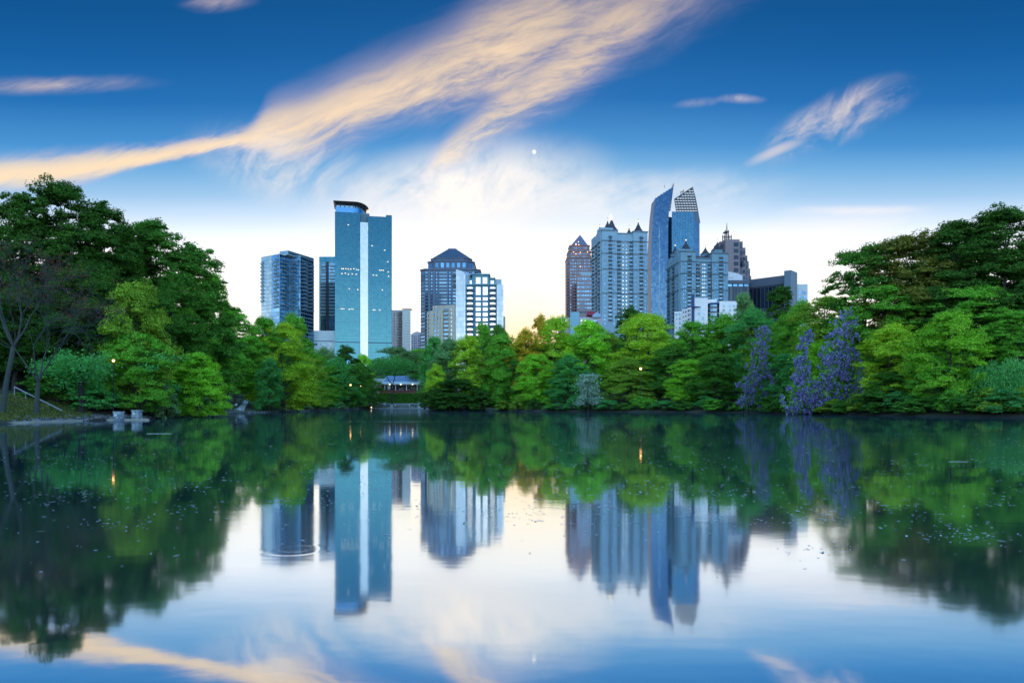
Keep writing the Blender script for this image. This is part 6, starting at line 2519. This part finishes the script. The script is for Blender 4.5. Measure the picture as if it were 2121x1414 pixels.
def stone_pier(px, D, label, w=0.86, hgt_=0.98, z0=0.0):
    p = at(px, D)
    rt = empty('stone_pier', (p.x, D, z0), label, 'pier', 'stone piers on the jetty')
    st = [solid('pier_stone_light', (0.44, 0.50, 0.52), 0.85), solid('pier_stone_mid', (0.33, 0.39, 0.42), 0.85), solid('pier_stone_dark', (0.22, 0.28, 0.31), 0.85)]
    mb = MB()
    mb.prism([(-w / 2 * 0.93, -w / 2 * 0.93), (w / 2 * 0.93, -w / 2 * 0.93), (w / 2 * 0.93, w / 2 * 0.93), (-w / 2 * 0.93, w / 2 * 0.93)], -0.8, hgt_, 0)
    o = bpy.data.objects.new('core', mb.mesh('core', solid('pier_mortar', (0.16, 0.20, 0.22), 0.9)))
    o.parent = rt
    COL.objects.link(o)
    rn = random.Random(int(px))
    rows_ = 4
    for j in range(rows_):
        zz0, zz1 = hgt_ * j / rows_ + 0.02, hgt_ * (j + 1) / rows_ - 0.02
        ww = w * (1.0 - 0.06 * j / rows_)
        n_ = 3 if j % 2 else 2
        cuts = [0] + sorted(rn.uniform(0.25, 0.75) if n_ == 2 else (0.33 * (k + 1) + rn.uniform(-0.06, 0.06)) for k in range(n_ - 1)) + [1]
        for side in range(2):
            for k in range(n_):
                a_, b_ = (cuts[k] - 0.5) * ww + 0.02, (cuts[k + 1] - 0.5) * ww - 0.02
                t_ = rn.uniform(0.02, 0.06)
                M_ = MB()
                if side == 0:
                    M_.box(a_, b_, -ww / 2 - t_, -ww / 2 * 0.9, zz0, zz1)
                else:
                    M_.box(ww / 2 * 0.9, ww / 2 + t_, a_, b_, zz0, zz1)
                so_ = bpy.data.objects.new('stone', M_.mesh('stone', rn.choice(st)))
                so_.parent = rt
                COL.objects.link(so_)
    M_ = MB()
    M_.box(-w / 2 - 0.03, w / 2 + 0.03, -w / 2 - 0.03, w / 2 + 0.03, hgt_ + 0.003, hgt_ + 0.11)
    co_ = bpy.data.objects.new('cap_stone', M_.mesh('cap_stone', st[0]))
    co_.parent = rt
    COL.objects.link(co_)
    M_ = MB()
    M_.box(-0.26, 0.06, -w / 2 - 0.11, -w / 2 - 0.065, hgt_ * 0.52, hgt_ * 0.82)
    co_ = bpy.data.objects.new('plaque', M_.mesh('plaque', solid('plaque_pale', (0.62, 0.70, 0.72), 0.6)))
    co_.parent = rt
    COL.objects.link(co_)


stone_pier(246, 84.5, 'left stone pier of the pair, standing in the water before the jetty')
stone_pier(283.5, 87.8, 'right stone pier of the pair, standing on the jetty', z0=0.14)

# loose stones along the left bank
rn = random.Random(31)
mb = MB()
ico = bmesh.new()
bmesh.ops.create_icosphere(ico, subdivisions=1, radius=1.0)
iv = [v.co.copy() for v in ico.verts]
iface = [tuple(v.index for v in f.verts) for f in ico.faces]
ico.free()
pxs_, ds_ = [p for p, _ in SHORE_PX], [d for _, d in SHORE_PX]
for i in range(1100):
    px = rn.uniform(20, 640)
    D = float(np.interp(px, pxs_, ds_)) + abs(rn.gauss(0.8, 1.3)) + 0.2
    p = at(px, D)
    z_ = gz(p.x, D)
    s = rn.uniform(0.07, 0.21) * (1.0 if rn.random() < 0.92 else 1.6)
    n0 = len(mb.v)
    sc3 = (s * rn.uniform(0.8, 1.5), s * rn.uniform(0.8, 1.3), s * rn.uniform(0.5, 0.9))
    for v in iv:
        j = rn.uniform(0.8, 1.15)
        mb.v.append((p.x + v.x * sc3[0] * j, D + v.y * sc3[1] * j, max(z_, 0) + s * 0.15 + v.z * sc3[2] * j))
    for f in iface:
        mb.f.append(tuple(n0 + k for k in f))
        mb.mi.append(i % 2)
        mb.sm.append(False)
o = mb.build('shore_stones', [solid('bank_stone', (0.10, 0.11, 0.11), 0.9), solid('bank_stone_pale', (0.22, 0.22, 0.21), 0.9)])
tag(o, 'loose grey stones heaped along the left water edge', 'stones', None, 'stuff')

# rough grass on the left slope
rs = np.random.RandomState(77)
n = 9000
gx_px = rs.uniform(-60, 190, n)
gD = np.interp(gx_px, pxs_, ds_) + rs.uniform(1.2, 20, n)
gx = (gx_px - CX) * gD / FPX
gzv = ground_z(gx, gD)
C_ = np.stack([gx, gD, gzv + 0.10], 1)
gmesh = leaves_mesh('bank_grass', C_, np.tile([0, -1.0, 0.15], (n, 1)), 0.34, 4.0, leaf_mat('grass_blades', (0.070, 0.115, 0.030), (0.150, 0.150, 0.050)), rs, droop=-3.0)
go = bpy.data.objects.new('bank_grass', gmesh)
COL.objects.link(go)
tag(go, 'rough grass on the slope under the bare trees', 'grass', None, 'stuff')

# hand rail down the slope, far left
r = empty('stair_rail', (at(90, 84).x, 84, 0), 'grey hand rail descending the grass slope at far left', 'railing')
mb = MB()
A0, A1 = (at(30, 90), zat(801, 90)), (at(150, 85.5), zat(861, 85.5))
pa = Vector((A0[0].x, A0[0].y, A0[1]))
pb = Vector((A1[0].x, A1[0].y, A1[1]))
mb.tube([pa, pb], [0.075, 0.075], 6)
mb.build('rail', solid('rail_grey', (0.30, 0.36, 0.38), 0.5), r)
for k in range(6):
    f_ = k / 5
    q = pa.lerp(pb, f_)
    zg = min(gz(q.x, q.y), q.z - 0.5)
    mb = MB()
    mb.tube([(q.x, q.y, zg - 0.2), (q.x, q.y, q.z - 0.04)], [0.045, 0.045], 6)
    mb.build('post', solid('rail_grey', (0.30, 0.36, 0.38), 0.5), r)


def street_lamp(px, py, D, label, mat=warm_lamp, rad=0.26):
    p = at(px, D)
    zg = gz(p.x, D)
    zl_ = zat(py, D)
    rt = empty('park_lamp', (p.x, D, zg), label, 'lamp', 'lit park lamps among the trees')
    for nm, b_ in (('pole', 0), ('globe', 1), ('cap', 2)):
        mb = MB()
        if b_ == 0:
            mb.tube([(0, 0, -0.3), (0, 0, 0.5), (0, 0, 0.55), (0, 0, zl_ - zg - rad)], [0.13, 0.12, 0.07, 0.05], 7)
            m_ = dark_metal
        elif b_ == 1:
            mb.ball((0, 0, zl_ - zg), rad, 0, 10, 6)
            m_ = mat
        else:
            mb.cone(ngon((0, 0), rad * 0.9, 8), zl_ - zg + rad * 0.9, (0, 0, zl_ - zg + rad * 1.7))
            m_ = dark_metal
        o = bpy.data.objects.new(nm, mb.mesh(nm, m_))
        o.parent = rt
        COL.objects.link(o)


street_lamp(235, 747, 91, 'lit park lamp glowing among the left bank trees', rad=0.16)
street_lamp(1327, 763.5, 213.5, 'lit park lamp glowing low in the right bank trees', rad=0.34)
street_lamp(726, 797, 322, 'left one of two lit lamps before the teal tree near the pavilion', rad=0.34)
street_lamp(746.5, 799.5, 384, 'right one of two lit lamps, closer to the dogwood', rad=0.36)
street_lamp(768.5, 843.3, 450.5, 'small white lamp at the corner of the stone terrace', pale_lamp, 0.40)

# path down to the water
mb = MB()
pts = [(488, 185.5, 2.2), (490, 188, 2.0), (493, 194, 1.6), (498, 202, 1.4), (503, 211, 1.3), (505, 222, 1.25), (506, 234, 1.2)]
prev = None
for px, D, w in pts:
    p = at(px, D)
    zc_ = max(gz(p.x, D), 0.02) + 0.12
    row = [(p.x - w, D, zc_ - 0.05), (p.x, D, zc_), (p.x + w, D, zc_ - 0.05)]
    low = [(p.x - w - 0.3, D, zc_ - 1.6), (p.x + w + 0.3, D, zc_ - 1.6)]
    if prev:
        pr, pl_ = prev
        mb.quad(pr[0], pr[1], row[1], row[0])
        mb.quad(pr[1], pr[2], row[2], row[1])
        mb.quad(pl_[0], pr[0], row[0], low[0])
        mb.quad(pr[2], pl_[1], low[1], row[2])
    else:
        mb.quad(low[0], low[1], row[2], row[0])
    prev = (row, low)
o = mb.build('gravel_path', solid('path_gravel', (0.40, 0.42, 0.42), 0.95, gscale=3.0))
tag(o, 'pale gravel path coming down to the water', None, None, 'structure')

# small dark jetty
r = empty('floating_dock', (at(590, 214).x, 214, 0), 'small dark wooden dock at the water below the bright tree', 'dock')
mb = MB()
mb.box(at(573, 214).x, at(606, 214).x, 212.8, 216, 0.02, 0.26)
mb.build('deck', solid('dock_wood', (0.10, 0.09, 0.075), 0.9), r)
mb = MB()
for px in (575, 590, 604):
    mb.tube([(at(px, 213).x, 213, -1.2), (at(px, 213).x, 213, 0.55)], [0.1, 0.1], 6)
mb.build('piles', solid('dock_pile', (0.06, 0.05, 0.045), 0.9), r)


# people
def person(px, D, zg, label, shirt, trousers, seated=False, height=1.75, bend=0.0, turn=0.0, group='people by the lake'):
    p = at(px, D)
    bm = bmesh.new()
    lay = bm.verts.layers.skin.verify()
    s = height / 1.75
    J = {}

    def V_(n, x, y, z, rx, ry=None, par=None):
        v = bm.verts.new((x * s, y * s, z * s))
        v[lay].radius = (rx * s, (ry or rx) * s)
        J[n] = v
        if par:
            bm.edges.new((J[par], v))
        return v

    hipz = 0.50 if seated else 0.95
    V_('pelvis', 0, 0, hipz, 0.15, 0.11)
    V_('waist', 0, -0.05 * bend, hipz + 0.18, 0.13, 0.095, 'pelvis')
    V_('chest', 0, -0.22 * bend, hipz + 0.38 - 0.05 * bend, 0.165, 0.11, 'waist')
    V_('neck', 0, -0.36 * bend, hipz + 0.54 - 0.10 * bend, 0.055, 0.055, 'chest')
    V_('head', 0, -0.42 * bend - 0.02, hipz + 0.64 - 0.12 * bend, 0.085, 0.095, 'neck')
    V_('crown', 0, -0.45 * bend, hipz + 0.76 - 0.13 * bend, 0.075, 0.085, 'head')
    for sg, n_ in ((-1, 'l'), (1, 'r')):
        V_('sh' + n_, sg * 0.20, -0.28 * bend, hipz + 0.46 - 0.08 * bend, 0.062, None, 'chest')
        V_('el' + n_, sg * 0.26, -0.34 * bend - 0.04, hipz + 0.18 - 0.02 * bend, 0.045, None, 'sh' + n_)
        V_('wr' + n_, sg * 0.22, -0.40 * bend - 0.20, hipz + 0.02, 0.032, None, 'el' + n_)
        V_('ha' + n_, sg * 0.21, -0.42 * bend - 0.26, hipz - 0.06, 0.035, None, 'wr' + n_)
        V_('hp' + n_, sg * 0.10, 0, hipz - 0.06, 0.10, None, 'pelvis')
        if seated:
            V_('kn' + n_, sg * 0.12, -0.42, 0.50, 0.07, None, 'hp' + n_)
            V_('an' + n_, sg * 0.12, -0.44, 0.09, 0.045, None, 'kn' + n_)
        else:
            V_('kn' + n_, sg * 0.11, -0.03 - 0.06 * sg, 0.49, 0.068, None, 'hp' + n_)
            V_('an' + n_, sg * 0.11, 0.02 - 0.08 * sg, 0.09, 0.045, None, 'kn' + n_)
        a_ = J['an' + n_].co
        V_('to' + n_, a_.x / s, a_.y / s - 0.16, 0.04, 0.04, None, 'an' + n_)
    J['pelvis'][lay].use_root = True
    me_ = bpy.data.meshes.new('person_cage')
    bm.to_mesh(me_)
    bm.free()
    tmp = bpy.data.objects.new('person_cage', me_)
    COL.objects.link(tmp)
    tmp.modifiers.new('skin', 'SKIN')
    sb = tmp.modifiers.new('sub', 'SUBSURF')
    sb.levels = sb.render_levels = 1
    dg_ = bpy.context.evaluated_depsgraph_get()
    fm = bpy.data.meshes.new_from_object(tmp.evaluated_get(dg_))
    bpy.data.objects.remove(tmp)
    fm.name = 'person_body'
    fm.materials.clear()
    for m_ in (solid('skin', (0.30, 0.19, 0.14), 0.6), shirt, trousers, solid('hair_dark', (0.03, 0.022, 0.018), 0.8), solid('shoes', (0.05, 0.05, 0.05), 0.7)):
        fm.materials.append(m_)
    for f in fm.polygons:
        z_ = f.center.z / s
        x_ = abs(f.center.x / s)
        arm = x_ > 0.17 and z_ < hipz + 0.14
        if z_ > hipz + 0.72 or (z_ > hipz + 0.62 and f.center.y / s > -0.4 * bend + 0.03):
            k = 3
        elif z_ > hipz + 0.555 - 0.1 * bend:
            k = 0
        elif arm and z_ < hipz + 0.10:
            k = 0
        elif z_ > hipz + 0.03 or arm:
            k = 1
        elif z_ < 0.10:
            k = 4
        else:
            k = 2
        f.material_index = k
        f.use_smooth = True
    o = bpy.data.objects.new('person', fm)
    o.location = (p.x, D, zg)
    o.rotation_euler = (0, 0, turn)
    COL.objects.link(o)
    tag(o, label, 'person', group)
    return o


sh_white = solid('shirt_white', (0.70, 0.74, 0.78), 0.8)
sh_dark = solid('jacket_dark', (0.035, 0.040, 0.060), 0.8)
sh_teal = solid('jacket_teal', (0.08, 0.20, 0.26), 0.8)
sh_blue = solid('shirt_blue', (0.10, 0.22, 0.55), 0.8)
sh_red = solid('shirt_red', (0.25, 0.04, 0.07), 0.8)
jeans = solid('jeans_blue', (0.20, 0.40, 0.55), 0.85)
tr_dark = solid('trousers_dark', (0.03, 0.05, 0.10), 0.85)
p = at(489, 189)
person(489, 189, gz(p.x, 189) + 0.1, 'angler in a white shirt bending over at the water edge by the path', sh_white, tr_dark, bend=0.7, turn=0.6, height=1.85)
p = at(504, 210)
person(504, 210, gz(p.x, 210) + 0.12, 'walker in a dark jacket and blue jeans on the gravel path', sh_dark, jeans, turn=0.2)
p = at(498, 212)
person(498.5, 213, gz(p.x, 213) + 0.12, 'walker in a teal jacket at the left side of the gravel path', sh_teal, tr_dark, turn=-0.3)
person(861, 456.8, 0.66, 'person in a dark red top sitting on the terrace', sh_red, tr_dark, seated=True)
person(828, 491.5, zf + 0.0, 'person in a white and blue top standing on the pavilion porch', sh_blue, sh_white)
p = at(497, 187)
r = empty('bucket', (p.x, 187, gz(p.x, 187)), 'white bucket beside the angler at the water edge', 'bucket')
mb = MB()
mb.tube([(0, 0, 0), (0, 0, 0.42)], [0.16, 0.21], 12)
o = bpy.data.objects.new('pail', mb.mesh('pail', white_paint))
o.parent = r
COL.objects.link(o)
mb = MB()
mb.tube([(0.21 * math.cos(a_), 0, 0.42 + 0.16 * math.sin(a_)) for a_ in np.linspace(0, math.pi, 9)], [0.012] * 9, 5)
o = bpy.data.objects.new('handle', mb.mesh('handle', grey_metal))
o.parent = r
COL.objects.link(o)

# petals and specks drifting on the water
rs = np.random.RandomState(44)
n = 2700
py = 868 + 360 * rs.beta(1.25, 3.0, n)
D = FPX * CH / (py - HY)
px = rs.uniform(-60, 2181, n)
clump = rs.rand(n) < 0.65
cc_ = rs.randint(0, 70, n)
cpx, cpy = rs.uniform(0, 2121, 70), 882 + 290 * rs.beta(1.4, 2.4, 70)
px = np.where(clump, cpx[cc_] + rs.normal(0, 45, n), px)
py2 = np.where(clump, cpy[cc_] + rs.normal(0, 9, n), py).clip(866, 1400)
D = FPX * CH / (py2 - HY)
x = (px - CX) * D / FPX
keep = lake_sd(x, D) < -1.0
keep &= np.hypot((x - ISL[0]) / 13, (D - ISL[1]) / 10) > 1
x, D = x[keep], D[keep]
n = len(x)
mb = MB()
for i in range(n):
    big = rs.rand() < 0.08
    s = rs.uniform(0.012, 0.032) * (0.26 + 0.085 * D[i] ** 0.9)
    a_ = rs.uniform(0, math.pi)
    L_, Wd = s * (2.6 if big else 1.0), s * 0.55
    n0 = len(mb.v)
    for k in range(6):
        t_ = k * math.pi / 3
        u_, v_ = L_ * math.cos(t_), Wd * math.sin(t_)
        mb.v.append((x[i] + u_ * math.cos(a_) - v_ * math.sin(a_), D[i] + u_ * math.sin(a_) + v_ * math.cos(a_), 0.006))
    mb.f.append(tuple(n0 + k for k in range(6)))
    mb.mi.append(0 if rs.rand() < 0.8 else 1)
    mb.sm.append(False)
o = mb.build('floating_petals', [solid('petal_white', (0.80, 0.82, 0.80), 0.6), solid('petal_straw', (0.40, 0.38, 0.28), 0.7)])
tag(o, 'white petals and specks drifting on the lake', 'petals', None, 'stuff')
# thin floating twigs
for k, (px, py, L_, a_) in enumerate(((1985, 956, 0.6, -0.1), (330, 898, 1.5, 0.02))):
    D_ = FPX * CH / (py - HY)
    p = at(px, D_)
    mb = MB()
    mb.tube([(-L_ / 2, -0.02, 0.006), (-L_ * 0.15, 0.015, 0.010), (L_ * 0.2, 0.0, 0.010), (L_ / 2, 0.03, 0.006)], [0.001 + 0.00022 * D_] * 4, 5)
    o = mb.build('floating_twig', solid('twig_bleached', (0.60, 0.60, 0.54), 0.7), None, (p.x, D_, 0))
    o.rotation_euler = (0, 0, a_)
    tag(o, 'thin bleached twig floating on the lake, ' + ['alone at far right', 'off the stone piers'][k], 'twig', 'floating twigs')

# the moon
md = 15000.0
p = at(1106.5, md)
mb = MB()
mb.ball((0, 0, 0), 4.4 * md / FPX, 0, 32, 18)
mm = bpy.data.materials.new('moon_surface')
mm.use_nodes = True
mn = NT(mm.node_tree)
mt_ = mm.node_tree.nodes.new('ShaderNodeTexCoord')
pb_ = mm.node_tree.nodes['Principled BSDF']
nz_ = mn.noise(mt_.outputs['Object'], 0.03, 4, 0.6)
mm.node_tree.links.new(mn.mix(mn.step(nz_, 0.4, 0.65), (0.95, 0.90, 0.86), (0.55, 0.62, 0.78)), pb_.inputs['Emission Color'])
pb_.inputs['Emission Strength'].default_value = 0.8
pb_.inputs['Base Color'].default_value = (0.05, 0.05, 0.05, 1)
o = mb.build('moon', mm, None, (p.x, md, zat(314.5, md)))
tag(o, 'small pale moon in the blue sky above the domed tower', 'moon')
